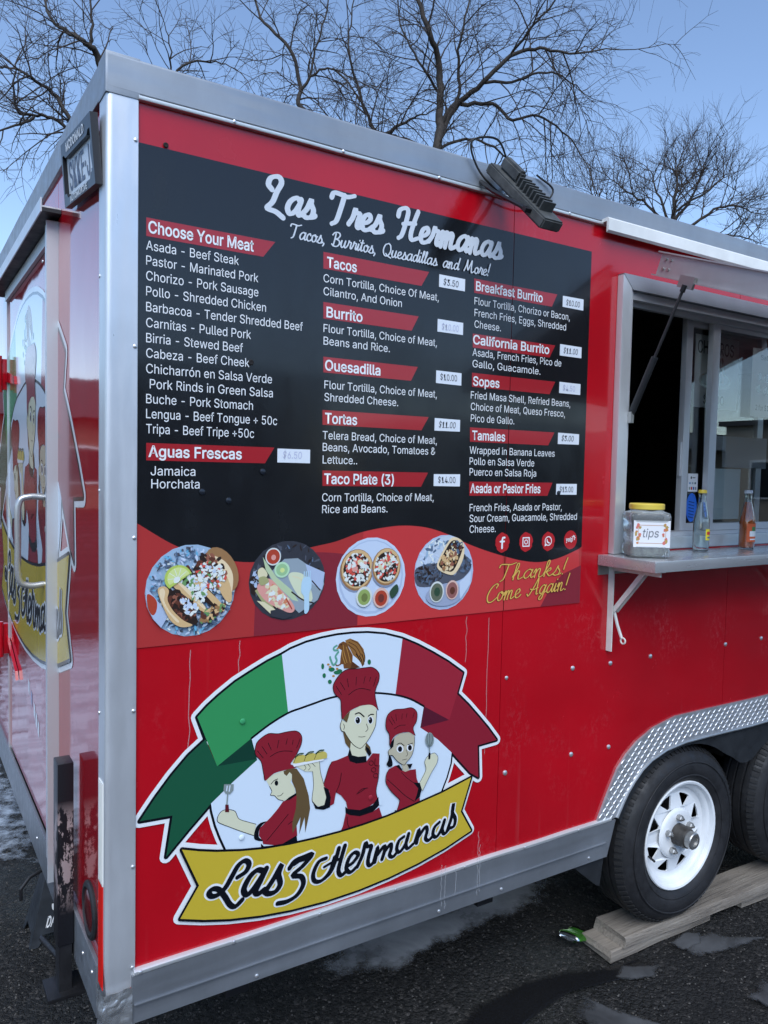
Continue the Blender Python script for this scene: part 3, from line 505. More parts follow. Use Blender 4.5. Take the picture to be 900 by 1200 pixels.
["chef_figure_with_tacos","l","ink",[[0.6312,0.8353],[0.6506,0.843]],0.00147,1],["chef_figure_with_tacos","l","ink",[[0.5985,0.7802],[0.6014,0.7581],
[0.6129,0.7404]],0.00147,1],["chef_figure_with_tacos","l","ink",[[0.5503,0.9341],[0.5413,0.919],[0.5295,0.8837]],0.00147,1],
["chef_figure_with_tacos","l","ink",[[0.6942,0.8986],[0.6925,0.8641],[0.6858,0.8305],[0.6925,0.8029]],0.00147,1],
["chef_figure_with_tacos","l","ink",[[0.6807,0.9186],[0.6801,0.9013],[0.6892,0.8974]],0.00147,1],
["chef_figure_with_tacos","f","white",[[0.4385,0.9505],[0.5287,0.9479],[0.5259,0.9418],[0.4445,0.9411]],0],
["chef_figure_with_tacos","f","taco",[[0.442,0.9502],[0.4503,0.9659],[0.4651,0.9682],[0.4771,0.9617],[0.478,0.9507],[0.4749,0.9484]],1],
["chef_figure_with_tacos","l","leafd",[[0.4472,0.965],[0.4572,0.9711],[0.469,0.9704]],0.00337,1],["chef_figure_with_tacos","l","ink",[[0.4435,0.9513],
[0.4503,0.9652],[0.4651,0.9675]],0.00126,1],["chef_figure_with_tacos","f","taco",[[0.4702,0.9492],[0.4786,0.9651],[0.4936,0.9674],[0.5058,0.9609],
[0.5068,0.9497],[0.5036,0.9474]],1],["chef_figure_with_tacos","l","leafd",[[0.4754,0.9642],[0.4856,0.9703],[0.4976,0.9696]],0.00337,1],
["chef_figure_with_tacos","l","ink",[[0.4717,0.9504],[0.4786,0.9643],[0.4937,0.9667]],0.00126,1],
["chef_figure_with_tacos","f","taco",[[0.4988,0.9483],[0.5073,0.9643],[0.5226,0.9666],[0.5349,0.96],[0.536,0.9488],[0.5328,0.9464]],1],
["chef_figure_with_tacos","l","leafd",[[0.5041,0.9634],[0.5145,0.9695],[0.5266,0.9689]],0.00337,1],
["chef_figure_with_tacos","l","ink",[[0.5004,0.9495],[0.5073,0.9635],[0.5226,0.9659]],0.00126,1],
["chef_figure_with_whisk","f","skin",[[0.8266,0.8263],[0.8463,0.8564],[0.8413,0.88],[0.8518,0.894],[0.8736,0.8991],[0.8862,0.8854],[0.8828,0.8677],
[0.8642,0.8439],[0.8366,0.7984],[0.8296,0.8144]],0],["chef_figure_with_whisk","l","ink",[[0.8282,0.8269],[0.8463,0.8564],[0.8413,0.88],[0.8518,0.894],
[0.8736,0.8991],[0.8862,0.8854],[0.8828,0.8677],[0.8642,0.8439],[0.8365,0.7993]],0.00126,1],["chef_figure_with_whisk","f","skin2",[[0.7653,0.8875],
[0.7768,0.8898],[0.785,0.8816],[0.7908,0.8617],[0.7712,0.8655]],0],["chef_figure_with_whisk","f","cred",[[0.7456,0.8881],[0.7251,0.8818],
[0.7163,0.8682],[0.7158,0.8463],[0.7318,0.821],[0.7531,0.7988],[0.7612,0.7882],[0.753,0.7623],[0.7806,0.7518],[0.8284,0.7639],[0.8278,0.783],
[0.8092,0.7757],[0.8273,0.8013],[0.8212,0.8251],[0.8154,0.8398],[0.812,0.8652],[0.7933,0.8666],[0.7775,0.8642],[0.7642,0.8721]],0],
["chef_figure_with_whisk","l","ink",[[0.7251,0.8818],[0.7163,0.8682],[0.7158,0.8463],[0.7318,0.821],[0.7531,0.7988],[0.7612,0.7882],[0.753,0.7623]],
0.00147,1],["chef_figure_with_whisk","l","ink",[[0.7207,0.8541],[0.7471,0.8289],[0.7793,0.7977],[0.8092,0.7757]],0.00168,1],
["chef_figure_with_whisk","l","ink",[[0.7644,0.8654],[0.7833,0.8461],[0.8105,0.825]],0.00126,1],["chef_figure_with_whisk","f","ink",[[0.805,0.8293],
[0.8266,0.824],[0.8337,0.8045],[0.8278,0.7844],[0.8097,0.7747],[0.8178,0.7942],[0.8217,0.8092]],0],
["chef_figure_with_whisk","f","ink",[[0.7462,0.7656],[0.7753,0.7529],[0.7753,0.7493],[0.7466,0.7468]],0],
["chef_figure_with_whisk","f","ink",[[0.7456,0.8872],[0.757,0.8877],[0.7679,0.8714],[0.7643,0.8695]],0],
["chef_figure_with_whisk","f","ink",[[0.7812,0.8845],[0.8008,0.8826],[0.7933,0.8684]],0],["chef_figure_with_whisk","f","ink",[[0.7241,0.9216],
[0.7321,0.9091],[0.7357,0.8908],[0.726,0.8874],[0.7166,0.8962],[0.7214,0.9067]],1],["chef_figure_with_whisk","f","skin2",[[0.7374,0.9631],
[0.7563,0.9732],[0.7878,0.9715],[0.8057,0.9583],[0.8048,0.9316],[0.7975,0.9061],[0.7795,0.8893],[0.7717,0.8841],[0.7505,0.8991],[0.7345,0.9175],
[0.7242,0.9193],[0.7208,0.9309],[0.7278,0.9371],[0.7339,0.9396]],0],["chef_figure_with_whisk","l","ink",[[0.8052,0.9561],[0.8048,0.9316],
[0.7975,0.9061],[0.7795,0.8893],[0.7717,0.8841],[0.7505,0.8991],[0.7345,0.9175],[0.7242,0.9193],[0.7208,0.9309],[0.7278,0.9371]],0.00147,1],
["chef_figure_with_whisk","f","ink",[[0.7394,0.965],[0.7244,0.9491],[0.7289,0.9352],[0.7369,0.9412]],0],
["chef_figure_with_whisk","f","white",[[0.77,0.9288],[0.7686,0.9237],[0.7645,0.9206],[0.7587,0.9202],[0.7529,0.9226],[0.7486,0.9273],[0.747,0.9329],
[0.7484,0.9379],[0.7525,0.9411],[0.7582,0.9415],[0.764,0.9391],[0.7683,0.9344]],0],["chef_figure_with_whisk","f","ink",[[0.7656,0.9291],
[0.7648,0.9253],[0.7622,0.9228],[0.7587,0.9224],[0.7551,0.9241],[0.7524,0.9275],[0.7513,0.9317],[0.7522,0.9355],[0.7547,0.9379],[0.7583,0.9384],
[0.7619,0.9367],[0.7645,0.9333]],0],["chef_figure_with_whisk","f","white",[[0.8012,0.9269],[0.7999,0.9217],[0.7961,0.9185],[0.7908,0.918],
[0.7855,0.9204],[0.7815,0.925],[0.7799,0.9306],[0.7812,0.9357],[0.785,0.939],[0.7902,0.9395],[0.7956,0.9371],[0.7996,0.9325]],0],
["chef_figure_with_whisk","f","ink",[[0.7972,0.9271],[0.7964,0.9232],[0.794,0.9207],[0.7908,0.9202],[0.7874,0.9219],[0.785,0.9253],[0.784,0.9294],
[0.7847,0.9333],[0.7871,0.9358],[0.7903,0.9364],[0.7937,0.9347],[0.7962,0.9313]],0],["chef_figure_with_whisk","l","ink",[[0.7482,0.945],
[0.7596,0.9466],[0.7713,0.9374]],0.00211,1],["chef_figure_with_whisk","l","ink",[[0.7834,0.9376],[0.7993,0.9397]],0.00211,1],
["chef_figure_with_whisk","l","ink",[[0.7785,0.9251],[0.7836,0.9108],[0.7785,0.9073]],0.00126,1],["chef_figure_with_whisk","l","ink",[[0.7661,0.8989],
[0.7818,0.8991]],0.00105,1],["chef_figure_with_whisk","f","cred",[[0.7107,1.009],[0.7163,1.0299],[0.7364,1.0409],[0.7676,1.0389],[0.7939,1.0381],
[0.8113,1.0221],[0.8099,0.9978],[0.7997,0.9816],[0.8072,0.9594],[0.7851,0.9728],[0.7537,0.9736],[0.7358,0.9656],[0.7245,0.9465],[0.7227,0.9766],
[0.7132,0.9912]],1],["chef_figure_with_whisk","l","ink",[[0.7245,0.9465],[0.7227,0.9766],[0.7132,0.9912],[0.7107,1.009],[0.7163,1.0299],
[0.7364,1.0409],[0.7676,1.0389],[0.7939,1.0381],[0.8113,1.0221],[0.8099,0.9978],[0.7997,0.9816],[0.8072,0.9594]],0.00168,1],
["chef_figure_with_whisk","l","ink",[[0.7201,1.0185],[0.7323,1.0012]],0.00126,1],["chef_figure_with_whisk","l","ink",[[0.7276,1.0238],
[0.7399,1.0044]],0.00126,1],["chef_figure_with_whisk","l","ink",[[0.7419,1.0282],[0.745,1.0102]],0.00126,1],
["chef_figure_with_whisk","l","ink",[[0.7627,1.0264],[0.762,1.0119]],0.00126,1],["chef_figure_with_whisk","l","ink",[[0.7784,1.0249],[0.7756,1.0143]],
0.00126,1],["chef_figure_with_whisk","l","ink",[[0.8022,1.0235],[0.7973,1.0096]],0.00126,1],["chef_figure_with_whisk","l","ink",[[0.7378,0.9894],
[0.7557,0.9953],[0.774,0.9937]],0.00126,1],["chef_figure_with_whisk","f","steel",[[0.8708,0.9369],[0.8691,0.9268],[0.8639,0.92],[0.8565,0.9185],
[0.849,0.9226],[0.8434,0.9312],[0.8411,0.942],[0.8428,0.9521],[0.8479,0.9588],[0.8553,0.9604],[0.8628,0.9564],[0.8685,0.9478]],0],
["chef_figure_with_whisk","l","dsteel",[[0.8477,0.9567],[0.8475,0.9377],[0.8554,0.9173]],0.00168,1],
["chef_figure_with_whisk","l","dsteel",[[0.8554,0.9554],[0.856,0.9363],[0.8554,0.9173]],0.00168,1],
["chef_figure_with_whisk","l","dsteel",[[0.8631,0.9541],[0.8645,0.9348],[0.8554,0.9173]],0.00168,1],
["chef_figure_with_whisk","l","steel",[[0.8559,0.9191],[0.8565,0.8999]],0.00337,1],["chef_figure_with_whisk","l","ink",[[0.8565,0.8999],
[0.8563,0.8877]],0.00674,1],["banner","o","ink",[[0.1635,0.8021],[0.2038,0.788],[0.2452,0.776],[0.3048,0.7628],[0.3666,0.7527],[0.4352,0.7465],
[0.5065,0.7438],[0.5756,0.7437],[0.6473,0.7467],[0.7217,0.7529],[0.799,0.7637],[0.9027,0.7802],[1.0056,0.8039],[0.9715,0.7111],[1.0109,0.6469],
[0.9197,0.619],[0.8264,0.5985],[0.7342,0.5845],[0.6408,0.5761],[0.5391,0.5739],[0.4426,0.5788],[0.3599,0.5887],[0.2808,0.6037],[0.2176,0.6206],
[0.1607,0.6401],[0.2045,0.7064]],0.0115],["banner","f","yellow",[[0.1635,0.8021],[0.2038,0.788],[0.2452,0.776],[0.3048,0.7628],[0.3666,0.7527],
[0.4352,0.7465],[0.5065,0.7438],[0.5756,0.7437],[0.6473,0.7467],[0.7217,0.7529],[0.799,0.7637],[0.9027,0.7802],[1.0056,0.8039],[0.9715,0.7111],
[1.0109,0.6469],[0.9197,0.619],[0.8264,0.5985],[0.7342,0.5845],[0.6408,0.5761],[0.5391,0.5739],[0.4426,0.5788],[0.3599,0.5887],[0.2808,0.6037],
[0.2176,0.6206],[0.1607,0.6401],[0.2045,0.7064]],0]]
LOGO_LETTERS=[[[[0.2974,0.7015],[0.3185,0.7098],[0.3272,0.7262],[0.317,0.7375],[0.3001,0.7306],[0.284,0.7078],[0.269,0.6859],[0.2523,0.6732],[0.2355,0.6727],
[0.2277,0.6823],[0.2365,0.6901],[0.2522,0.6842],[0.2674,0.6622],[0.2798,0.6401],[0.2936,0.6317],[0.3112,0.6435]],0.00968],[[[0.3646,0.7002],
[0.3479,0.7058],[0.3284,0.6932],[0.3144,0.6677],[0.3219,0.6525],[0.3367,0.6597],[0.3581,0.6841],[0.3726,0.7042]],0.01095],[[[0.371,0.7023],
[0.3562,0.6751],[0.3447,0.6537],[0.3534,0.6463],[0.3685,0.6535]],0.01095],[[[0.3686,0.6451],[0.3923,0.673],[0.4135,0.7039],[0.4052,0.681],
[0.4097,0.6548],[0.3969,0.6391],[0.3775,0.6395],[0.3705,0.6483]],0.01053],[[[0.4343,0.688],[0.4486,0.7029],[0.4704,0.7067],[0.4968,0.7079],
[0.4729,0.6858],[0.4438,0.6677],[0.467,0.6583],[0.4733,0.6374],[0.4572,0.6144],[0.4302,0.6053],[0.4035,0.6072]],0.00968],[[[0.4462,0.6974],
[0.4641,0.7037],[0.4853,0.7037]],0.01368],[[[0.5375,0.6877],[0.5158,0.6833],[0.5011,0.6575],[0.5049,0.6367],[0.5254,0.6323],[0.5492,0.6507],
[0.5618,0.6835]],0.00842],[[[0.5739,0.7046],[0.5645,0.6753],[0.5501,0.6475],[0.534,0.636]],0.00884],[[[0.5916,0.707],[0.5811,0.6756],[0.5736,0.6458],
[0.582,0.6308],[0.5981,0.6384]],0.00884],[[[0.5314,0.6659],[0.557,0.6727],[0.5846,0.677]],0.00632],[[[0.5953,0.6492],[0.6157,0.6553],[0.6323,0.6726],
[0.6202,0.6816],[0.6041,0.6697],[0.5969,0.6451],[0.6095,0.6317],[0.6314,0.6434]],0.00842],[[[0.6299,0.6411],[0.6449,0.6685],[0.6537,0.6987],
[0.6592,0.6881],[0.6719,0.6859],[0.665,0.6635],[0.6623,0.6428],[0.6699,0.6344],[0.6825,0.6423]],0.00842],[[[0.6804,0.641],[0.6923,0.679],
[0.6836,0.6401]],0.00842],[[[0.6907,0.657],[0.7117,0.6761],[0.7142,0.6642],[0.7061,0.6414]],0.008],[[[0.7122,0.6586],[0.7324,0.6771],[0.7349,0.6638],
[0.7299,0.6471],[0.741,0.6396],[0.7545,0.6494]],0.008],[[[0.7758,0.687],[0.7593,0.6786],[0.7527,0.6579],[0.7629,0.6473],[0.7819,0.6664],
[0.7908,0.6911]],0.008],[[[0.7898,0.6884],[0.7825,0.6649],[0.7885,0.6505],[0.8064,0.659]],0.008],[[[0.812,0.6625],[0.8253,0.6954],[0.8178,0.6587]],
0.008],[[[0.8242,0.6754],[0.8466,0.6972],[0.8527,0.6851],[0.8475,0.665],[0.8582,0.6566],[0.872,0.665]],0.008],[[[0.8945,0.6998],[0.8772,0.6882],
[0.8731,0.6686],[0.8857,0.6602],[0.9012,0.6767],[0.9123,0.7016]],0.008],[[[0.9112,0.6989],[0.9048,0.6768],[0.9124,0.6622],[0.9277,0.6715]],0.008],
[[[0.9212,0.6671],[0.9363,0.7041],[0.9429,0.7432],[0.9389,0.7184],[0.9499,0.6971],[0.9451,0.6763],[0.9276,0.6744]],0.008]]
LOGO_EMBLEM_C=[0.5633,1.2228]
TREE_MAIN=[[[[7.193,8.855,4.812],[6.995,8.589,6.077],[6.89,8.406,6.751],[7.053,8.585,7.381],[7.067,8.656,8.075],[6.759,8.477,8.468],[6.555,8.552,8.95],
[6.4,8.636,9.701]],0.115,0.03],[[[7.205,8.847,7.081],[7.531,8.84,7.68],[7.703,8.314,7.93],[7.95,7.996,8.266],[8.313,7.69,8.373],[8.598,7.339,8.229],
[9.031,6.99,8.285]],0.07,0.012],[[[7.494,8.633,7.661],[8.126,8.597,7.801],[8.265,8.254,7.476],[8.652,8.066,7.548],[9.116,7.838,7.266],
[9.248,7.466,6.669]],0.045,0.01],[[[7.201,8.85,7.285],[7.686,8.963,8.003],[7.574,8.845,8.613],[7.592,8.645,9.204],[7.899,8.802,10.201]],0.045,0.012],
[[[7.188,8.859,6.808],[6.814,9.09,7.07],[6.6,9.488,7.264],[6.14,9.328,7.19]],0.05,0.012],[[[6.496,9.322,7.181],[6.764,9.03,7.375],
[6.836,8.584,7.338]],0.04,0.01],[[[7.162,8.878,6.398],[6.902,9.473,7.011],[6.41,9.505,7.251],[6.209,9.745,7.976],[5.973,9.694,8.501],
[6.107,9.84,9.152],[6.28,9.947,10.085]],0.05,0.008],[[[7.134,8.897,6.055],[6.498,9.631,6.829],[5.931,10.1,7.411],[5.521,10.473,7.764],
[5.614,10.713,8.264],[5.424,10.74,8.831],[5.108,11.108,9.324],[5.017,11.474,9.999],[4.756,11.237,10.496]],0.075,0.015],[[[5.283,9.993,7.819],
[5.414,9.833,8.034],[5.685,9.675,8.139],[5.908,9.228,7.821]],0.035,0.01],[[[5.732,9.764,8.19],[5.996,9.428,7.726],[6.42,9.523,7.301]],0.022,0.012],
[[[5.403,9.933,8.031],[5.529,9.926,8.603],[5.641,9.778,9.24],[5.733,9.831,9.965]],0.025,0.01],[[[7.212,8.842,7.828],[6.774,8.837,8.238],
[6.644,9.159,8.873],[6.642,9.4,9.93]],0.03,0.01],[[[7.207,8.845,6.945],[7.766,8.849,7.244],[7.951,8.4,7.04],[8.404,8.383,6.864],[8.494,7.948,6.406]],
0.035,0.01],[[[7.779,8.409,7.989],[8.19,8.195,8.044],[8.649,7.895,8.187],[9.19,7.895,8.203],[9.524,7.883,8.082]],0.035,0.008],[[[8.086,8.154,8.373],
[8.118,7.649,8.645],[8.275,7.36,8.943],[8.209,6.96,9.34]],0.03,0.01]]
TREE_LEFT=[[[[2.55,8.895,4.139],[2.381,8.704,5.17],[2.296,9.022,5.907],[1.89,8.81,6.742],[1.72,8.68,6.874],[1.564,8.704,6.94],[1.353,9.025,7.245],
[1.215,9.423,7.915]],0.09,0.012],[[[2.387,8.939,5.404],[1.924,8.814,5.802],[1.565,8.924,6.037],[1.397,9.12,6.361],[1.094,8.804,6.357],
[0.927,8.971,6.479],[0.667,8.894,6.392]],0.05,0.01],[[[2.283,8.965,5.5],[1.9,9.193,5.925],[1.598,9.389,6.105],[1.317,9.454,6.199],[1.054,9.536,6.182],
[0.948,9.306,6.384],[0.996,9.296,6.738]],0.04,0.01],[[[1.82,9.071,7.066],[1.847,9.05,7.415],[1.772,9.094,7.941]],0.03,0.01],[[[2.472,8.916,5.193],
[2.672,8.772,6.352],[2.741,8.35,6.722],[3.14,8.24,6.898],[3.339,7.915,6.735]],0.035,0.006],[[[2.799,8.823,6.625],[2.77,8.739,7.131],
[2.637,8.678,7.496]],0.02,0.006],[[[1.176,9.183,6.042],[0.877,9.135,5.814],[0.585,9.044,5.558]],0.025,0.008]]
TREE_RIGHT=[[[[20.192,14.184,5.373],[20.121,14.251,8.524],[19.882,14.028,9.592],[19.921,14.039,10.497],[20.23,14.191,11.38]],0.16,0.02],[[[20.136,14.256,9.049],
[19.906,14.858,10.075],[19.668,15.697,10.791],[19.418,16.389,11.485]],0.07,0.015],[[[20.141,14.251,9.516],[20.707,13.919,10.497],
[20.997,13.957,11.349]],0.07,0.015],[[[20.139,14.252,8.919],[20.723,13.447,9.728],[21.022,12.798,9.865],[21.188,12.202,9.489]],0.07,0.015],
[[[20.145,14.244,9.308],[19.709,14.56,10.475],[19.64,14.795,11.178]],0.06,0.015],[[[20.173,14.209,8.784],[20.765,12.863,8.955],[21.242,12.058,8.599]],
0.06,0.012],[[[20.142,14.248,8.788],[19.485,15.316,9.585],[18.62,15.793,10.207],[18.148,15.91,10.67]],0.06,0.012],[[[20.148,14.241,9.827],
[20.791,13.245,10.575],[21.03,13.134,10.846]],0.05,0.012]]
# ================================================================= the trailer
W_=2.26; LX=4.9
TR=thing('food_trailer','red enclosed food trailer with aluminium corner trim, black menu and chef logo','food trailer')
MIDX=2.365
mir=lambda pts:[(2*MIDX-x,z) for x,z in pts[::-1]]
f_out=[(1.535,.546),(1.571,.613),(1.60,.665),(1.627,.71),(1.67,.752),(1.72,.786),(1.80,.82),(1.917,.842)]
f_in=[(1.628,.546),(1.655,.589),(1.677,.62),(1.706,.651),(1.745,.684),(1.79,.709),(1.87,.732),(1.971,.742)]
arch=[(1.59,.505),(1.615,.60),(1.66,.68),(1.75,.745),(1.86,.785),(1.95,.795)]
def panel(name,poly,m,d0=0.,d1=.02,f=side):
    bm=bmesh.new(); prism(bm,poly,f,d0,d1); return bm_obj(name,bm,m,TR)
panel('side_panel',[(.05,.5),(1.1125,.5),(1.1125,2.47),(.05,2.47)],RED)
panel('side_panel',[(1.1148,.5)]+arch+[(2.19,.79),(2.19,1.43),(1.602,1.43),(1.602,2.268),(2.19,2.268),(2.19,2.47),(1.1148,2.47)],RED)
panel('side_panel',[(2.1922,.79)]+mir(arch)+[(LX,.5),(LX,2.47),(2.1922,2.47),(2.1922,2.268),(2.82,2.268),(2.82,1.43),(2.1922,1.43)],RED)
box('seam_backing',DARK,TR,1.105,1.122,.012,.018,.5,2.46); box('seam_backing',DARK,TR,2.182,2.2,.0205,.026,.79,1.42)
# inside: a dim kitchen behind the window
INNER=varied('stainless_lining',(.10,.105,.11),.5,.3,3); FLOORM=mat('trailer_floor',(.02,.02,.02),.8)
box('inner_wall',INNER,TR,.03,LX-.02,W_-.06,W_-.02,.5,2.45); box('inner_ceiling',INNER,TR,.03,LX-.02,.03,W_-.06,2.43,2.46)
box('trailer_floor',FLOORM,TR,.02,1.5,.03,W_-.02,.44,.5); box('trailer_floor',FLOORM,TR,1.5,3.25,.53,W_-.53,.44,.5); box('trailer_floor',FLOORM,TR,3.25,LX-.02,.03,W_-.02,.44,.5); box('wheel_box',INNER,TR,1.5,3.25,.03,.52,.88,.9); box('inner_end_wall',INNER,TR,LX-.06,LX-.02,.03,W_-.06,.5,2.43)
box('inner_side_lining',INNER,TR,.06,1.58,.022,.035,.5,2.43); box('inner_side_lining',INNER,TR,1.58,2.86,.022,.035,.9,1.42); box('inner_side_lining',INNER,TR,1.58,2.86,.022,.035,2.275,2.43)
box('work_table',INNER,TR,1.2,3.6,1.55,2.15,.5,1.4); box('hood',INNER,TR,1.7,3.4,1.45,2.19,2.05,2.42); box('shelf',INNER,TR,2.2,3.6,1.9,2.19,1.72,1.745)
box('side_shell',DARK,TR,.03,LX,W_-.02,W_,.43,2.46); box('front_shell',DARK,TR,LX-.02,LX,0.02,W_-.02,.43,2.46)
# roof, rails, corner post
box('roof',ALUH,TR,.0,LX,.02,W_-.01,2.46,2.519)
def wavy_rail(name,m,a0,a1,z0,z1,depth,f,n=60):
    """thin folded sheet rail with slight hand-bent waviness"""
    bm=bmesh.new(); rows=[]
    prof=[(0,z0),(depth*.9,z0+.0005),(depth,z0+.0015),(depth,z0+.003),(depth,z1-.006),(depth,z1-.0035),(depth*.75,z1-.0005),(depth*.5,z1),(-.02,z1)] if z1-z0>.03 else [(0,z0),(depth*.9,z0+.001),(depth,z0+.003),(depth,z1-.004),(depth*.55,z1-.001),(0,z1)]
    for i in range(n+1):
        u=a0+(a1-a0)*i/n; j=.0022*mnoise.noise((u*2.3,z0*3,depth*40)); k=.0016*mnoise.noise((u*5.1,7+z0,1))
        rows.append([bm.verts.new(f(u,z+k,-(d+(j if d>0 else 0)))) for d,z in prof])
    for a,b in zip(rows,rows[1:]):
        for q in range(len(prof)-1): bm.faces.new((a[q],b[q],b[q+1],a[q+1]))
    return bm_obj(name,bm,m,TR,True)
wavy_rail('roof_rail',ALUH,-.004,LX,2.4565,2.526,.008,side)
wavy_rail('rail_lip',LIP,.058,LX,2.4445,2.4565,.011,side)
wavy_rail('roof_rail',ALUH,.0,W_,2.447,2.5255,.008,rear)
box('roof_corner_cap',ALUH,TR,-.0088,.062,-.0088,.058,2.4437,2.5268,.0025)
cp=[(-.0065,.056),(-.0065,.008),(-.0065,.004),(-.006,-.001),(-.0045,-.0040),(-.001,-.0060),(.003,-.0070),(.007,-.0070),(.054,-.0070),(.0585,-.0070),(.0595,-.006),(.0595,.0),(.012,.0),(.006,.006),(0,.056)]
bm=bmesh.new(); rows=[]
for i in range(90):
    z=.395+(2.4435-.395)*i/89; jx=.0016*mnoise.noise((z*2.1,3,4)); jy=.0018*mnoise.noise((z*2.7,9,1))
    dent=-.010*math.exp(-((z-.50)/.05)**2)
    rows.append([bm.verts.new((x+(jx if x<.001 else 0)+(-dent*.6 if x<.012 else 0),y+(jy-dent*.7 if y<.001 else 0),z)) for x,y in cp])
for a,b in zip(rows,rows[1:]):
    for q in range(len(cp)): bm.faces.new((a[q],a[(q+1)%len(cp)],b[(q+1)%len(cp)],b[q]))
bm_obj('corner_post',bm,ALU,TR,True)
bm=bmesh.new(); n=26; rows=[]           # crumpled metal patch folded round the foot of the post
for i in range(n+1):
    row=[]
    for k in range(n+1):
        z=.383+.135*i/n; t=k/n
        x,y=(-.012,.05*(1-t/.45)) if t<.45 else ((t-.45)/.55*.064-.012,-.012)
        q=Vector((x*26,y*26,z*26)); d=.007*mnoise.noise(q)+.004*abs(mnoise.noise(q*2.2))
        row.append(bm.verts.new((x-d*(1 if t<.5 else .3),y-d*(1 if t>.4 else .3)-.002,z+.006*mnoise.noise((t*5,i*.2,2))*(i in(0,n)))))
    rows.append(row)
for a,b in zip(rows,rows[1:]):
    for q in range(n): bm.faces.new((a[q],a[q+1],b[q+1],b[q]))
bm_obj('crumpled_corner_patch',bm,metal('crumpled_foil',(.74,.76,.78),.28,(1,1,1),.5,.25,.85),TR)['label']='crumpled shiny metal patch at the foot of the corner post'
# skirt
bm=bmesh.new(); prism(bm,[(.052,.432),(1.585,.425),(1.622,.541),(.052,.541)],side,-.011,.01); bm_obj('skirt',bm,SKIRT,TR)
wavy_rail('skirt_lip',LIP,.056,1.60,.541,.554,.012,side)
box('skirt_fold',SKIRT,TR,.056,1.575,-.016,-.0112,.474,.4765)
bm=bmesh.new(); prism(bm,[(1.44,.423),(1.588,.423),(1.572,.322),(1.555,.33)],side,.004,.3); bm_obj('wheel_well_flap',bm,PLASTIC,TR)
box('rear_sill',SKIRT,TR,-.010,.0,.058,W_,.425,.548,.002); box('chassis_beam',DARK,TR,.06,LX,.42,.48,.32,.438); box('chassis_beam',DARK,TR,.06,LX,W_-.48,W_-.42,.32,.438)
for i in range(6): box('cross_member',DARK,TR,.3+i*.8,.36+i*.8,.06 if i in(0,1,4,5) else .55,W_-(.06 if i in(0,1,4,5) else .55),.36,.438)
# rear wall and door
def rpanel(name,y0,y1,z0,z1,m,d=0.): return box(name,m,TR,-d,.02,y0,y1,z0,z1)
rpanel('rear_panel',.05,.575,.5,2.46,RED2); rpanel('rear_panel',1.648,W_-.02,.5,2.46,RED2); rpanel('rear_panel',.578,1.645,2.335,2.46,RED2)
D=box('rear_door',RED2,TR,.0,.02,.585,1.638,.56,2.318)
box('door_jamb',WALU,TR,-.030,.02,.5765,.5845,.5,2.33); box('door_jamb',ALU,TR,-.024,-.001,.585,.64,.548,2.33)
box('door_jamb',ALU,TR,-.006,.02,1.6385,1.6475,.5,2.33); box('door_head',WALU,TR,-.012,-.001,.642,1.637,2.296,2.334)
c=box('door_canopy',PLASTIC,TR,-.048,-.001,.53,1.78,2.338,2.347); c['label']='black rain canopy over the rear door'
box('door_canopy_edge',ALU,TR,-.052,-.0485,.53,1.78,2.336,2.372); box('door_canopy_top',ALU,TR,-.048,-.001,.53,1.78,2.348,2.352)
tube_obj('grab_handle',metal('brushed_handle',(.5,.5,.5),.3,(1,1,.1),.03,.1),D,crom([(.0,.80,1.575),(-.045,.80,1.577),(-.073,.80,1.555),(-.075,.80,1.44),(-.073,.80,1.335),(-.045,.80,1.312),(.0,.80,1.314)],6),.0095)
L_=box('door_lock',DARK,D,-.016,-.001,.655,.685,1.40,1.56,.004); tube_obj('keyhole',ZINC,L_,[(-.0165,.67,1.49),(-.021,.67,1.49)],.009)
for z,lz in ((2.02,-.05),(.98,-.09)):
    h=box('door_hinge',RED2,D,-.030,-.001,1.66,1.70,z-.06,z+.06,.005); tube_obj('hinge_pin',RED2,h,[(-.030,1.66,z-.07),(-.030,1.66,z+.07)],.009)
    bm=bmesh.new(); prism(bm,[(1.66,z+.015),(1.40,z+lz+.02),(1.38,z+lz-.01),(1.66,z-.03)],rear,-.012,-.002); bm_obj('hinge_strap',bm,RED2,h)
# tail light, reflective tape, stabiliser leg
TLm=mat('tail_lens',(.09,.004,.006),.18,coat=.5)
bm=bmesh.new(); lathe(bm,[(.066,.0),(.067,-.005),(.063,-.009),(.054,-.010),(.050,-.004)],'y',28); tl=bm_obj('tail_light',bm,RUBBER,TR,True)
tl.matrix_world=Matrix.Translation((0,.158,.626))@Matrix.Rotation(-math.pi/2,4,'Z')
bm=bmesh.new(); lathe(bm,[(.0505,-.0045),(.045,-.008),(.02,-.011),(.001,-.0115)],'y',28); ln=bm_obj('lens',bm,TLm,tl,True)
for z0,z1,m,nm in ((.755,.985,mat('white_reflector',(.72,.72,.68),.3,coat=.4),'white half of the reflective corner tape'),(.52,.7545,mat('red_reflector',(.62,.012,.008),.3,coat=.4),'red half of the reflective corner tape')):
    o=box('reflective_tape',m,TR,-.0088,-.0066,.006,.046,z0,z1); o['label']=nm
    for k in range(3): box('tape_rib',m,o,-.0098,-.0089,.012+k*.012,.016+k*.012,z0+.004,z1-.004)
CHIP=mat('chipped_black_paint',(.012,.012,.015),.35)
fz=ramp(CHIP,noise_tex(CHIP,34,6,(1,1,.45),.7),[(.50,0.),(.53,1.)],'LINEAR'); g_=N(CHIP,'ShaderNodeNewGeometry'); sx=N(CHIP,'ShaderNodeSeparateXYZ'); K(CHIP,g_.outputs['Position'],sx.inputs[0])
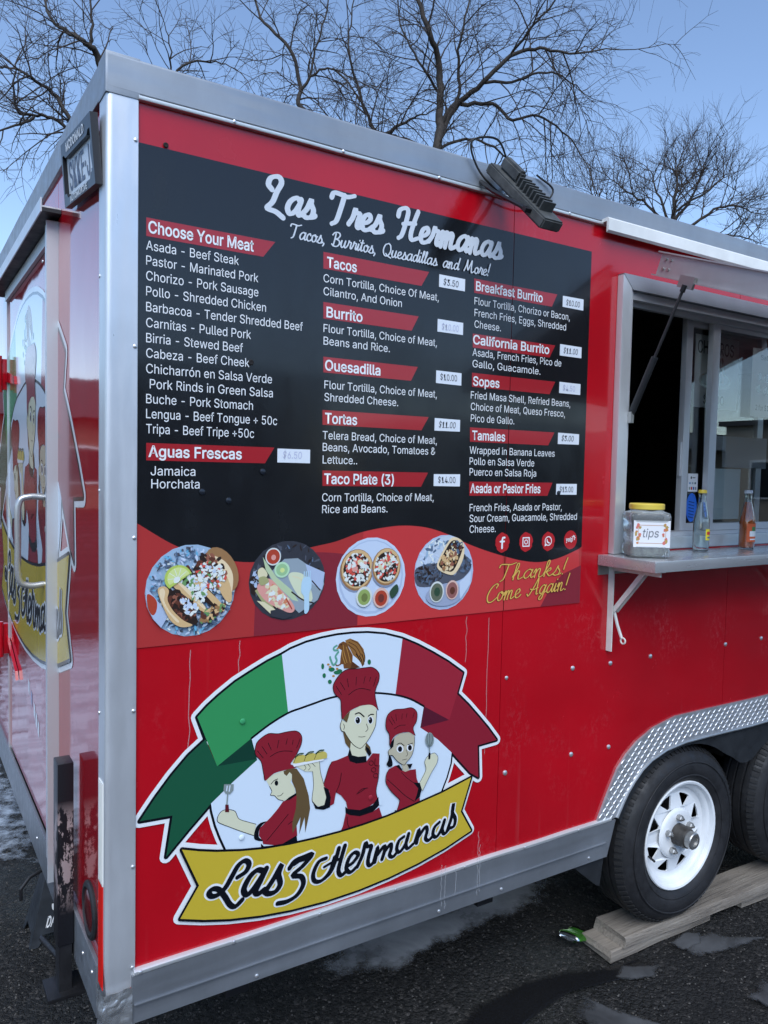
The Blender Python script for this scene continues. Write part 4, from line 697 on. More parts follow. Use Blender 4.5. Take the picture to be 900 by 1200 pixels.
zr=ramp(CHIP,mathn(CHIP,'MULTIPLY',sx.outputs[2],1.),[(.55,0.),(.64,1.),(.78,1.),(.84,0.)]); K(CHIP,mix(CHIP,mathn(CHIP,'MULTIPLY',fz,zr),(.010,.010,.013),(.30,.24,.24)),bsdf(CHIP).inputs['Base Color'])
st=box('stabiliser_leg',CHIP,TR,-.050,-.012,.302,.362,.47,.935,.003); st['label']='chipped black square stabiliser leg beside the tail light'
box('inner_leg',DARK,st,-.046,-.016,.306,.358,.350,.47); box('foot_plate',DARK,st,-.075,.012,.285,.38,.340,.350,.002); tube_obj('pull_pin',DARK,st,[(-.03,.36,.398),(-.045,.58,.345)],.008)
# small dark holes and rivets
def dome(name,m,x,z,r,h=.5,f=side,d=-.001):
    bm=bmesh.new(); pr=[(r,0),(r*.92,-r*h*.55),(r*.6,-r*h*.9),(.0004,-r*h)]; lathe(bm,pr,'y',10); o=bm_obj(name,bm,m,TR,True)
    o.matrix_world=Matrix.Translation(f(x,z,d))@(Matrix.Rotation(-math.pi/2,4,'Z') if f is rear else Matrix()); return o
RV=None
def rivet(x,z,r=.0048,f=side,d=0.):
    global RV
    if RV is None: RV=dome('rivet',RIVET,x,z,r,.6,f,d); return
    o=RV.copy(); COL.objects.link(o); o.matrix_world=Matrix.Translation(f(x,z,d))@(Matrix.Rotation(-math.pi/2,4,'Z') if f is rear else Matrix())@Matrix.Scale(r/.0048,4)
for x,z in ((1.135,1.075),(1.14,.789),(1.408,1.071),(1.58,1.067),(1.777,1.068),(2.195,1.066),(1.414,.795),(1.586,.789),(2.42,1.066)): rivet(x,z,.0062)
for x in (.07,.29,.52,.75,.99,1.22,1.45): rivet(x,.547,.004,side,-.0122)
for x in (.35,.9,1.13,1.5): rivet(x,.442,.004,side,-.0112)
for x in (.27,.55,.84,1.06,1.32,1.6,1.9,2.2): rivet(x,2.451,.0035,side,-.0112)
for z in (.56,.79,1.14,1.52,1.93,2.36): rivet(.0535,z,.0035,side,-.0070)
for z in (.70,1.13,1.62,2.08): rivet(.05,z,.0035,rear,-.0062)
for y,z in ((.67,2.24),(.10,.51),(.2,.5),(.9,.49)): rivet(y,z,.004,rear,-.0245 if y==.67 else -.0102)
HOLE=mat('rusty_hole',(.01,.008,.008),.8)
for x,z,r in ((.118,2.366,.006),(.3195,1.921,.007)):
    bm=bmesh.new(); lathe(bm,[(r,-.0035),(r*.7,-.0052),(.0004,-.0045)],'y',12); o=bm_obj('screw_hole',bm,HOLE,TR,True); o.location=(x,0,z)
for x,z in ((.352,1.668),(1.3185,1.62),(.205,1.62),(.268,1.60)):
    dome('pressed_rivet',ink('menu_dome',(30,34,42),.2),x,z,.0075,.35,side,-.004)
for x,z in ((.308,1.077),(.309,.795),(.669,.816)):
    dome('pressed_rivet',ink('dome_green',(60,150,98)) if x==.308 else (ink('dome_pale',(214,226,236)) if x==.309 else ink('dome_red',(146,40,54))),x,z,.007,.35,side,-.0062)
# ---------------------------------------------------------------- number plate
pc={'TL':Vector((-.022,.36,2.451)),'TR':Vector((-.022,.03,2.412)),'BL':Vector((-.012,.358,2.303)),'BR':Vector((-.012,.022,2.264))}
pn=(pc['TR']-pc['TL']).cross(pc['BL']-pc['TL']).normalized(); pn=pn if pn.x<0 else -pn
def plate(u,v,d):
    a=pc['BL'].lerp(pc['BR'],u); b=pc['TL'].lerp(pc['TR'],u); return a.lerp(b,v)+pn*(-d)
bm=bmesh.new(); prism(bm,[(.03,.05),(.97,.05),(.97,.95),(.03,.95)],plate,0,.002); PL=bm_obj('licence_plate',bm,mat('plate_face',(.62,.66,.70),.35),TR); PL['label']='number plate in a black dealer frame by the top corner'
PF=mat('plate_frame_plastic',(.012,.012,.014),.35)
bm=bmesh.new()
for q in ([(0,0),(1,0),(1,.2),(.9,.2),(.86,.12),(.14,.12),(.1,.2),(0,.2)],[(0,.2),(.04,.2),(.04,.8),(0,.8)],[(.96,.2),(1,.2),(1,.8),(.96,.8)],[(0,.8),(.1,.8),(.14,.74),(.86,.74),(.9,.8),(1,.8),(1,1),(0,1)]): prism(bm,q,plate,-.010,.006)
bm_obj('plate_frame',bm,PF,PL)
WHT=mat('white_lettering',(.75,.75,.75),.5); GRY=mat('plate_characters',(.10,.13,.20),.5)
text('plate_text','MCDONALD',WHT,PL,.2,.81,.6,.13,-.0112,.02,0,plate); text('plate_text','AUTOMOTIVE',WHT,PL,.22,.02,.56,.085,-.0112,.02,0,plate); text('plate_text','SKKE·J1',GRY,PL,.10,.25,.8,.42,-.0008,.01,0,plate)
# ---------------------------------------------------------------- flood lamp on the roof rail
LAMPM=varied('weathered_lamp_housing',(.062,.064,.062),.6,.35,30,bs=.2); LBLK=mat('lamp_lens',(.02,.02,.022),.15)
lx0,lx1=.985,1.052; A0=Vector((0,-.030,2.508)); A1=Vector((0,-.252,2.300)); ax=(A1-A0).normalized(); nb=Vector((0,ax.z,-ax.y)); nb=nb if nb.z>0 else -nb; LL=(A1-A0).length
def lampf(x,s,t): return Vector((x,0,0))+A0+ax*s+nb*t
def lbox(bm,x0,x1,s0,s1,t0,t1):
    vs=[bm.verts.new(lampf(x,s,t)) for x in (x0,x1) for s in (s0,s1) for t in (t0,t1)]
    for q in ((0,1,3,2),(4,6,7,5),(0,4,5,1),(2,3,7,6),(0,2,6,4),(1,5,7,3)): bm.faces.new([vs[i] for i in q])
bm=bmesh.new(); lbox(bm,lx0,lx1,.0,LL,-.016,.012); bmesh.ops.bevel(bm,geom=bm.edges[:],offset=.004,segments=2,affect='EDGES'); LAMP=bm_obj('flood_lamp',bm,LAMPM,TR,True); LAMP['label']='weathered grey finned flood lamp tilted off the roof rail'
bm=bmesh.new(); lbox(bm,lx0+.02,lx1-.02,.02,LL*.38,.0122,.045); bmesh.ops.bevel(bm,geom=bm.edges[:],offset=.006,segments=2,affect='EDGES'); bm_obj('driver_box',bm,LAMPM,LAMP,True)
for k in range(8):
    bm=bmesh.new(); s=LL*.42+k*LL*.058; lbox(bm,lx0+.012,lx1-.012,s,s+.005,.0122,.036); bm_obj('cooling_fin',bm,LAMPM,LAMP)
bm=bmesh.new(); lbox(bm,lx0+.012,lx1-.012,.018,LL-.018,-.0205,-.0162); bm_obj('lamp_glass',bm,LBLK,LAMP)
bm=bmesh.new(); tube(bm,[lampf(lx0-.012,LL*.78,.0),lampf(lx0-.014,LL*.3,-.03),(lx0-.006,-.012,2.47)],.006,6); tube(bm,[lampf(lx1+.012,LL*.78,.0),lampf(lx1+.014,LL*.3,-.03),(lx1+.006,-.012,2.47)],.006,6); lbox(bm,lx0-.02,lx1+.02,LL*.76,LL*.81,-.006,.004); bm_obj('lamp_bracket',bm,DARK,LAMP,True)
tube_obj('lamp_cable',mat('black_cable',(.01,.01,.01),.5),LAMP,crom([(1.06,-.03,2.53),(1.0,-.05,2.575),(.93,-.03,2.56),(.96,-.02,2.50),(1.02,-.03,2.45),(1.12,-.02,2.43),(1.2,-.02,2.45),(1.24,-.02,2.50),(1.18,-.015,2.53)],6),.003,6)
# ---------------------------------------------------------------- serving window
FR=metal('window_trim_aluminium',(.68,.70,.72),.42,(1,1,.15),.15,.35)
wx0,wx1,wz0,wz1=1.549,2.86,1.427,2.309
WF=box('window_frame',FR,TR,wx0,wx0+.043,-.024,-.0005,wz0,wz1-.004,.003); 
bm=bmesh.new(); prism(bm,[(wx0,wz1),(wx1,wz1),(wx1-.045,wz1-.045),(wx0+.045,wz1-.045)],side,-.0255,-.0005); bm_obj('frame_head',bm,metal('window_head_aluminium',(.50,.52,.56),.42,(.12,1,1),.15,.35),WF)
box('frame_return',WALU,WF,wx0+.0435,wx0+.054,-.018,.06,wz0,wz1-.046); box('frame_return',WALU,WF,wx0+.046,wx1-.02,-.010,.075,2.238,2.262); box('frame_stop',WALU,WF,wx0+.056,wx1-.02,.012,.03,2.222,2.2375)
box('frame_jamb',FR,WF,wx1-.045,wx1,-.024,.05,wz0,wz1-.046)
SILL=box('window_sill',metal('sill_aluminium',(.62,.65,.67),.4,(.12,1,1),.12,.25),TR,1.606,wx1-.05,-.006,.075,1.432,1.472,.002); box('sill_track',WALU,SILL,1.606,wx1-.05,.018,.07,1.4725,1.486)
def sash(x0,x1,y,stile,nm):
    S=box('window_sash',WALU,TR,x0,x0+stile,y,y+.022,1.487,2.236,.002); box('sash_stile',WALU,S,x1-stile,x1,y,y+.022,1.487,2.236,.002)
    box('sash_rail',WALU,S,x0+stile,x1-stile,y+.002,y+.020,1.487,1.512); box('sash_rail',WALU,S,x0+stile,x1-stile,y+.002,y+.020,2.206,2.236)
    box('pane',PANE,S,x0+stile-.002,x1-stile+.002,y+.009,y+.013,1.5125,2.2055); return S
sash(1.966,2.44,.046,.034,'inner'); S2=sash(2.078,2.80,.020,.040,'outer')
box('latch',WALU,S2,1.958,1.9655,.050,.06,1.68,1.80)
# things stuck on the glass
PAPER=mat('poster_paper',(.85,.86,.87),.7); BLKT=mat('poster_ink',(.02,.02,.022),.6)
def sheet(name,label,cat,x0,x1,z0,z1,y,m,kids=()):
    o=box(name,m,None,x0,x1,y,y+.0012,z0,z1); tag(o,label,cat); return o
p1=sheet('churros_poster','price poster with a churros picture taped inside the serving window','poster',2.045,2.30,1.93,2.19,.0715,PAPER)
text('poster_text','CHURROS',BLKT,p1,2.058,2.125,.21,.045,.0708,.01); text('poster_text','$2.00',BLKT,p1,2.10,1.945,.12,.032,.0708,.01)
a=Art(-.0712); a.ell(2.165,2.03,.095,.035,ink('poster_plate',(196,190,180))); a.ell(2.165,2.034,.085,.028,ink('poster_choc',(92,50,38)))
for k in range(5): a.stroke([(2.12+k*.022,2.03),(2.125+k*.02,2.07),(2.13+k*.018,2.11)],.014,ink('churro',(156,92,50)))
a.build('poster_picture',p1)
p2=sheet('salsa_poster','price poster with four round salsa cups behind the window glass','poster',2.335,2.52,1.91,2.165,.0345,PAPER)
text('poster_text','Salsa',BLKT,p2,2.385,2.125,.08,.018,.0338); text('poster_text','2 for $1.00',BLKT,p2,2.365,1.935,.12,.02,.0338)
a=Art(-.0340)
for x,z,cc in ((2.385,2.06,'sal1'),(2.425,2.055,'sal2'),(2.382,2.015,'sal3'),(2.423,2.01,'sal2')): a.ell(x,z,.014,.016,ink(cc,{'sal1':(70,50,60),'sal2':(92,50,66),'sal3':(80,120,84)}[cc]))
for k in range(6): a.stroke([(2.45,2.045-k*.012),(2.495,2.045-k*.012)],.003,BLKT,False)
a.build('poster_picture',p2)
sheet('notice_sheet','plain pale notice sheet taped low inside the window','notice',2.125,2.29,1.525,1.71,.0345,mat('notice_paper',(.55,.62,.63),.7))
sheet('grey_notice_sheet','plain grey notice sheet above the pale one inside the window','notice',2.175,2.45,1.715,1.83,.0345,mat('grey_notice_paper',(.30,.31,.32),.7))
p3=sheet('payment_sticker','small white card payment sticker on the narrow window strip','sticker',2.012,2.068,1.625,1.69,.0535,mat('sticker_white',(.75,.75,.76),.5))
a=Art(-.0532); a.ell(2.03,1.675,.004,.005,BLKT); a.stroke([(2.038,1.675),(2.052,1.675)],.003,BLKT,False)
for k,cc in enumerate(((120,160,200),(160,170,180),(90,110,120))): a.poly([(2.019+k*.015,1.652),(2.028+k*.015,1.652),(2.028+k*.015,1.659),(2.019+k*.015,1.659)],ink('pay%d'%k,cc))
for k,cc in enumerate(((150,160,150),(200,50,40),(40,90,160),(140,140,150))): a.poly([(2.018+k*.0115,1.632),(2.026+k*.0115,1.632),(2.026+k*.0115,1.642),(2.018+k*.0115,1.642)],ink('payb%d'%k,cc))
a.build('sticker_print',p3)
bm=bmesh.new(); prism(bm,[(2.038+.030*math.cos(t),1.568+.052*math.sin(t)) for t in [k*math.pi/14 for k in range(28)]],side,.0535,.0545); p4=bm_obj('blue_oval_sticker',bm,mat('sticker_blue',(.015,.14,.62),.4)); tag(p4,'bright blue oval sticker below the payment sticker','sticker')
a=Art(-.0532)
for k in range(6): a.stroke([(2.022,1.59-k*.011),(2.052,1.585-k*.011)],.003,ink('sticker_navy',(20,50,110)),False)
a.build('sticker_print',p4)
# flap held up over the window
FLM=metal('flap_frame_metal',(.50,.47,.47),.42,(1,.15,1),.12,.35); hz=2.372; F0=-.098; fx0=1.622
flap=lambda u,v,d:Vector((u,v,hz+.375*v))+Vector((0,-.351,.936))*d
def fbox(bm,u0,u1,v0,v1,d0,d1):
    vs=[bm.verts.new(flap(u,v,d)) for u in (u0,u1) for v in (v0,v1) for d in (d0,d1)]
    for q in ((0,1,3,2),(4,6,7,5),(0,4,5,1),(2,3,7,6),(0,2,6,4),(1,5,7,3)): bm.faces.new([vs[i] for i in q])
def fpart(name,m,par,*a):
    bm=bmesh.new(); fbox(bm,*a); return bm_obj(name,bm,m,par)
FP=fpart('window_flap',mat('flap_skin_white',(.66,.68,.68),.4),TR,fx0+.006,2.86,-.86,-.10,-.030,.022); FP['label']='hinged window flap propped open on gas struts'
fpart('flap_side_rail',FLM,FP,fx0,fx0+.0055,-.87,F0,-.034,.030); fpart('flap_side_rail_edge',FLM,FP,fx0-.008,fx0+.02,-.87,F0+.01,.0302,.0345); fpart('flap_side_rail_edge',FLM,FP,fx0-.008,fx0+.02,-.87,F0+.01,-.0385,-.0342)
fpart('flap_front_rail',FLM,FP,fx0,2.86,-.885,-.871,-.034,.030)
for v in (-.118,-.136):
    for d in (-.014,.014): tube_obj('bolt',ZINC,FP,[flap(fx0-.0005,v,d),flap(fx0-.005,v,d)],.0045,8)
b0=flap(fx0-.004,-.225,-.038); fpart('strut_bracket',ZINC,FP,fx0-.014,fx0-.003,-.245,-.195,-.056,-.020)
s0=Vector((1.604,-.022,1.865)); s1=flap(fx0-.016,-.222,-.046); mid=s0.lerp(s1,.47)
GS=tube_obj('gas_strut',PLASTIC,TR,[s0,mid],.0105); tube_obj('strut_rod',mat('strut_rod_steel',(.06,.06,.065),.3,.6),GS,[mid,s1],.0046); tube_obj('strut_end',DARK,GS,[s1+(s0-s1)*.05,s1],.008); box('strut_mount',ZINC,GS,1.592,1.606,-.036,-.024,1.845,1.88)
bm=bmesh.new(); prism(bm,[(0,2.460),(-.030,2.463),(-.034,2.458),(-.034,2.424),(-.026,2.418),(-.026,2.452),(0,2.450)],lambda u,v,d:Vector((d,u,v)),1.462,2.95); bm_obj('drip_rail',bm,varied('white_drip_rail',(.66,.66,.64),.4,.08,12),TR)
# counter shelf and folding bracket
CT=box('counter_shelf',STEEL,TR,1.502,2.95,-.222,-.002,1.392,1.4255,.0025); CT['label']='stainless steel counter shelf under the serving window'
box('shelf_hinge',ZINC,CT,1.506,2.94,-.0018,-.0005,1.36,1.392)
for bxx in (1.556,2.5):
    B=box('shelf_bracket',WHITEB,TR,bxx,bxx+.004,-.022,-.0005,1.112,1.390); box('bracket_flange',WHITEB,B,bxx+.0042,bxx+.024,-.0045,-.0005,1.112,1.390)
    box('bracket_arm',WHITEB,B,bxx,bxx+.004,-.20,-.0225,1.374,1.391); box('bracket_arm_flange',WHITEB,B,bxx+.0042,bxx+.024,-.20,-.0225,1.387,1.391)
    bm=bmesh.new(); prism(bm,[(-.010,1.245),(-.024,1.238),(-.135,1.372),(-.118,1.376)],rear,bxx+.006,bxx+.010); prism(bm,[(-.010,1.245),(-.024,1.238),(-.135,1.372),(-.118,1.376)],rear,bxx+.022,bxx+.026); bm_obj('bracket_brace',bm,WHITEB,B)
    tube_obj('bracket_lever',WHITEB,B,[(bxx+.012,-.018,1.245),(bxx+.016,-.030,1.20),(bxx+.022,-.044,1.158)],.005,6)
    bm=bmesh.new(); r=bmesh.ops.create_circle(bm,segments=12,radius=.010); ring=crom([(bxx+.022+.0*math.cos(t),-.050+.009*math.cos(t),1.150+.009*math.sin(t)) for t in [k*math.pi/4 for k in range(8)]],3,True); bm.clear(); tube(bm,ring+[ring[0]],.0028,6); bm_obj('lever_ring',bm,WHITEB,B,True)
# ---------------------------------------------------------------- wheel well and wheels
outer=f_out+[(2.1,.842)]+[(2.365,.840)]+[(2.63,.842)]+mir(f_out); inner=f_in+[(2.1,.742)]+[(2.365,.738)]+[(2.63,.742)]+mir(f_in)
DP=metal('diamond_plate',(.46,.48,.51),.45,(1,1,1),.05,.3)
bm=bmesh.new(); prism(bm,outer+inner[::-1],side,-.008,-.0004); FD=bm_obj('fender_trim',bm,DP,TR); FD['label']='diamond plate wheel arch trim'
vs=[];fs=[]
def inside(x,z,poly):
    c=False; n=len(poly)
    for i in range(n):
        x1,z1=poly[i];x2,z2=poly[i-1]
        if (z1>z)!=(z2>z) and x<(x2-x1)*(z-z1)/(z2-z1)+x1: c=not c
    return c
band=outer+inner[::-1]; pitch=.0225
for i in range(-5,90):
    for k in range(0,30):
        x=1.52+i*pitch*.72+(k%2)*0; z=.52+k*pitch*.72; ang=R(38) if (i+k)%2 else R(-52)
        e=.0112; dx,dz=math.cos(ang)*e,math.sin(ang)*e
        if not all(inside(x+s*dx*.85,z+s*dz*.85,band) for s in (-1,1)): continue
        nx,nz=-math.sin(ang)*.0021,math.cos(ang)*.0021; b=len(vs)
        vs+=[(x-dx,-.0081,z-dz),(x-nx,-.0081,z-nz),(x+dx,-.0081,z+dz),(x+nx,-.0081,z+nz),(x-dx*.4,-.0101,z-dz*.4),(x+dx*.4,-.0101,z+dz*.4)]
        fs+=[(b,b+1,b+5,b+4),(b+1,b+2,b+5),(b+2,b+3,b+4,b+5),(b+3,b,b+4)]
o=py_obj('tread_lozenges',vs,fs,metal('diamond_plate_tread',(.85,.86,.88),.35,(1,1,1),.0,.05,.5),FD); o['kind']='stuff'
bm=bmesh.new(); tube(bm,[(x,-.010,z) for x,z in inner],.006,8); bm_obj('fender_edge',bm,metal('fender_edge_metal',(.40,.42,.44),.4),FD,True)
scal=[(1.632,.50),(1.655,.575),(1.70,.645),(1.77,.70),(1.86,.735)]
WC=[2.0,2.73]; WZ=.386
def scallop():
    p=[]
    for a in range(158,46,-8): p.append((2.0+.365*math.cos(R(a)),WZ+.335*math.sin(R(a))))
    p=[q for q in p if q[0]<2.25]
    p+=[(2.285,.622),(2.325,.597),(2.365,.590)]; return [(1.652,.546)]+p+mir(p)+[(3.078,.546)]
sp=scallop(); lin=[(1.628,.546)]+inner[1:-1]+[(3.102,.546)]
bm=bmesh.new(); prism(bm,[(x,z+.004) for x,z in inner]+sp[::-1],side,.003,.008); bm_obj('wheel_well_panel',bm,PLASTIC,TR)
vs=[];fs=[]; path=[(1.60,.40)]+[(2.0+.40*math.cos(R(a)),WZ+.385*math.sin(R(a))) for a in range(176,80,-8)]+[(2.365,.775)]; path=path+mir(path)
for x,z in path: vs+=[(x,.012,z),(x,.5,z)]
for i in range(len(path)-1): fs.append((2*i,2*i+1,2*i+3,2*i+2))
py_obj('wheel_well_liner',vs,fs,PLASTIC,TR); box('wheel_well_back',DARK,TR,1.5,3.25,.5,.51,.15,.85)
rib=mat('tyre_tread_rubber',(.014,.014,.015),.75)
def make_wheel(cx):
    y0=-.004    # outer sidewall
    bm=bmesh.new()
    prof=[(.192,.030),(.200,.020),(.215,.008),(.240,.000),(.262,.002),(.282,.008),(.300,.020),(.310,.034),(.317,.046)]
    prof+=[(.319,.05),(.320,.070),(.313,.072),(.313,.078),(.320,.080),(.321,.105),(.314,.107),(.314,.113),(.321,.115),(.320,.138),(.313,.14),(.313,.146),(.320,.148),(.318,.172),(.31,.182),(.282,.204),(.24,.212),(.192,.19)]
    lathe(bm,prof,'y',72); 
    for v in bm.verts:     # flattened where it carries the load
        if v.co.z<-.300: v.co.z=-.300+(v.co.z+.300)*.45
    T=bm_obj('wheel',bm,RUBBER,TR,True); T.location=(cx,y0,WZ); T['label']='black trailer tyre on a white eight-hole steel wheel'
    vs=[];fs=[]
    for k in range(84):      # shoulder blocks
        for s,(ya,yb) in enumerate(((.024,.046),(.176,.196))):
            a0,a1=2*math.pi*(k+.12)/84,2*math.pi*(k+.62)/84
            if abs(math.sin((a0+a1)/2)+1)<.035: continue
            b=len(vs); r0,r1=(.304,.3195) if s==0 else (.318,.300)
            vs+=[(r*math.cos(a),yy,r*math.sin(a)) for a in (a0,a1) for r,yy in ((r0,ya),(r1,yb),(r1+.0035,yb),(r0+.0035,ya-.001))]
            fs+=[(b,b+3,b+7,b+4),(b+3,b+2,b+6,b+7),(b+2,b+1,b+5,b+6),(b,b+1,b+2,b+3),(b+4,b+7,b+6,b+5)]
    o=py_obj('tread_blocks',vs,fs,rib,T); o['kind']='stuff'
    bm=bmesh.new()
    for r,yy,th in ((.270,.0015,.0016),(.222,.0045,.0014)): lathe(bm,[(r-.003,yy),(r-.001,yy-th),(r+.001,yy-th),(r+.003,yy)],'y',72)
    bm_obj('sidewall_ring',bm,RUBBER,T,True)
    bm=bmesh.new(); lathe(bm,[(.196,.024),(.1975,.018),(.194,.014),(.187,.016),(.184,.022),(.181,.030),(.172,.034),(.167,.040),(.164,.048),(.157,.052),(.149,.053)],'y',56); RM=bm_obj('rim',bm,WHITEP,T,True)
    # disc with eight windows
    outer_=[Vector((.150*math.cos(t),.150*math.sin(t),0)) for t in [2*math.pi*k/64 for k in range(64)]]; holes=[]
    for k in range(8):
        a=2*math.pi*(k+.5)/8; ca,sa=math.cos(a),math.sin(a)
        tri=[(.099,-.005),(.099,.005),(.136,.031),(.141,.027),(.143,0),(.141,-.027),(.136,-.031)]
        holes.append([Vector((r*ca-t*sa,r*sa+t*ca,0)) for r,t in tri])
    loops=[outer_]+holes; flatv=[p for l in loops for p in l]; bm=bmesh.new()
    dep=lambda p:.053-.010*max(0,(.150-p.length)/.05) if p.length>.1 else .043
    f_=[bm.verts.new((p.x,dep(p),p.y)) for p in flatv]; b_=[bm.verts.new((p.x,dep(p)+.006,p.y)) for p in flatv]
    for t in tessellate_polygon(loops):
        try: bm.faces.new([f_[i] for i in t]); bm.faces.new([b_[i] for i in t][::-1])
        except ValueError: pass
    off=0
    for l in loops:
        n=len(l)
        for i in range(n):
            try: bm.faces.new((f_[off+i],f_[off+(i+1)%n],b_[off+(i+1)%n],b_[off+i]))
            except ValueError: pass
        off+=n
    bm_obj('wheel_disc',bm,WHITEP,RM)
    bm=bmesh.new(); lathe(bm,[(.092,.0425),(.088,.036),(.080,.033),(.040,.033),(.034,.036)],'y',40); bm_obj('wheel_centre',bm,WHITEP,RM,True)
    bm=bmesh.new(); lathe(bm,[(.13,.11),(.125,.125),(.03,.13),(.001,.13)],'y',32); bm_obj('brake_drum',bm,DARK,T,True)
    bm=bmesh.new(); lathe(bm,[(.039,.036),(.038,.000),(.034,-.014),(.031,-.016)],'y',28); bm_obj('hub',bm,DARKRUST,T,True)
    bm=bmesh.new(); lathe(bm,[(.030,-.014),(.030,-.036),(.027,-.039),(.018,-.039),(.017,-.034),(.001,-.034)],'y',28); bm_obj('dust_cap',bm,ZINC,T,True)
    for k in range(5):
        a=2*math.pi*k/5+.35; bm=bmesh.new(); lathe(bm,[(.0115,.033),(.0115,.017),(.009,.013),(.005,.012),(.005,.007),(.001,.007)],'y',6); o=bm_obj('wheel_nut',bm,ZINC,T); o.location=(.062*math.cos(a),0,.062*math.sin(a))
    tube_obj('valve',DARK,RM,[(-.140,.046,-.055),(-.146,.015,-.058)],.004,8)
    return T
W1=make_wheel(2.004)
def copy_tree(o,parent=None,**kw):
    c=o.copy(); COL.objects.link(c); c.parent=parent
    for ch in list(o.children): copy_tree(ch,c)
    return c
W2=copy_tree(W1,TR); W2.location=(2.765,-.004,WZ); W2.rotation_euler=(0,.5,0)
tube_obj('axle',DARK,TR,[(2.0,.2,WZ),(2.0,2.05,WZ)],.035); tube_obj('axle',DARK,TR,[(2.76,.2,WZ),(2.76,2.05,WZ)],.035)
for x in (2.0,2.76):
    o=copy_tree(W1,TR); o.location=(x,W_-.018,WZ); o.rotation_euler=(0,0,math.pi)
# ================================================================= printed menu on the side wall
MX0,MX1,MZ0,MZ1=.0595,1.427,1.277,2.359
MENUBLK=mat('menu_vinyl_black',(.0075,.0085,.0105),.2); b=bsdf(MENUBLK); b.inputs['Coat Weight'].default_value=.3; b.inputs['Coat Roughness'].default_value=.07
n1=bump(MENUBLK,noise_tex(MENUBLK,1.6,1.5,(1,1,.6)),.18,.03); n2=bump(MENUBLK,noise_tex(MENUBLK,9,3),.05,.01,n1); K(MENUBLK,n2,b.inputs['Normal']); K(MENUBLK,ramp(MENUBLK,noise_tex(MENUBLK,14,5,(1,1,.4)),[(.3,.14),(.75,.3)]),b.inputs['Roughness'])
bm=bmesh.new(); prism(bm,[(MX0,MZ0),(1.1125,MZ0),(1.1125,MZ1),(MX0,MZ1)],side,-.0022,-.0004); prism(bm,[(1.1148,MZ0),(MX1,MZ0),(MX1,MZ1),(1.1148,MZ1)],side,-.0022,-.0004)
MENU=bm_obj('menu_board',bm,MENUBLK,TR); MENU['label']='black printed menu with red headings, prices and round food pictures'
def clipx(poly,x,keep):       # clip polygon against a vertical line
    o=[]
    for i in range(len(poly)):
        a,b_=poly[i-1],poly[i]; ia=(a[0]<=x) if keep=='l' else (a[0]>=x); ib=(b_[0]<=x) if keep=='l' else (b_[0]>=x)
        if ia!=ib: t=(x-a[0])/(b_[0]-a[0]); o.append((x,a[1]+t*(b_[1]-a[1])))
        if ib: o.append(tuple(b_))
    return o
WAVER=ink('wave_red',(168,52,52)); WAVED=ink('wave_maroon',(128,42,54)); WAVEL=ink('wave_coral',(190,58,60))  # segment tones carry reflections painted into the wave colours
wv=crom([(x,z,0) for x,z in WAVE],5); wv=[(min(max(p[0],MX0),MX1),p[1]) for p in wv]
a=Art(.0024); full=[(MX0,MZ0)]+wv[:1]+wv[1:]+[(MX1,MZ0)]
a.poly(clipx(full,1.1125,'l'),WAVER); a.poly(clipx(full,1.1148,'r'),WAVER)
sw=[(p[0],min(p[1]-.0005,1.452+.02*math.sin((p[0]-.3)*9))) for p in wv if .335<p[0]<.62]; a.poly([(.335,MZ0+.0005)]+sw+[(.62,MZ0+.0005)],WAVED)  # darker span: a reflected building corner put into the print colour
for lo,hi in ((.6205,1.1122),(1.1150,MX1)):
    a.poly([(lo,MZ0+.0004)]+[(p[0],p[1]-.0006) for p in wv if lo<p[0]<hi]+[(hi,MZ0+.0004)],WAVEL)
a.poly([(1.26,MZ0+.0004),(1.30,1.335),(1.35,1.372),(MX1,1.395),(MX1,MZ0+.0004)],WAVED)
a.build('wave_band',MENU)
BAR=ink('bar_red',(158,36,44)); PWHITE=ink('print_white',(226,228,230),.35)
for q in MENU_BARS:
    a=Art(.0026); z0=(q[1][1]+q[2][1])/2; z1=(q[0][1]+q[3][1])/2
    pl=[(q[0][0],z1),(q[1][0],z0),(q[2][0],z0),(q[3][0],z1)]
    if pl[2][0]>1.1148 and pl[0][0]<1.11: a.poly(clipx(pl,1.1125,'l'),BAR); a.poly(clipx(pl,1.1148,'r'),BAR)
    else: a.poly(pl,BAR)
    a.build('heading_bar',MENU)
for kind,s,x,z,wd,cap in MENU_TEXT:
    text('heading_text' if kind=='h' else 'text_line',s,PWHITE,MENU,x,z,wd,cap*(.98 if kind=='b' else .92),-.0034,.016 if kind=='h' else .0)
STK=ink('price_paper',(214,220,228),.6); PEN=ink('marker_pen',(40,42,60),.6); PENF=ink('faded_marker',(176,180,206),.6)
for i,(s,x0,z0,x1,z1) in enumerate(PRICES):
    zc=(z0+z1)/2; hh=.0165 if x0<.95 else .0165; bm=bmesh.new(); wdt=x1-x0
    prism(bm,[(x0,zc-hh),(x1,zc-hh+random.uniform(-.001,.001)),(x1,zc+hh),(x0,zc+hh+random.uniform(-.001,.001))],side,-.0038,-.0025); st_=bm_obj('price_sticker',bm,STK,MENU)
    text('price_text',s,PENF if i in (0,2,8) else PEN,MENU,x0+wdt*.16,zc-.008+random.uniform(-.002,.002),wdt*(.66 if len(s)>5 else .58),.0165,-.0042,.004,random.uniform(-.1,.25))
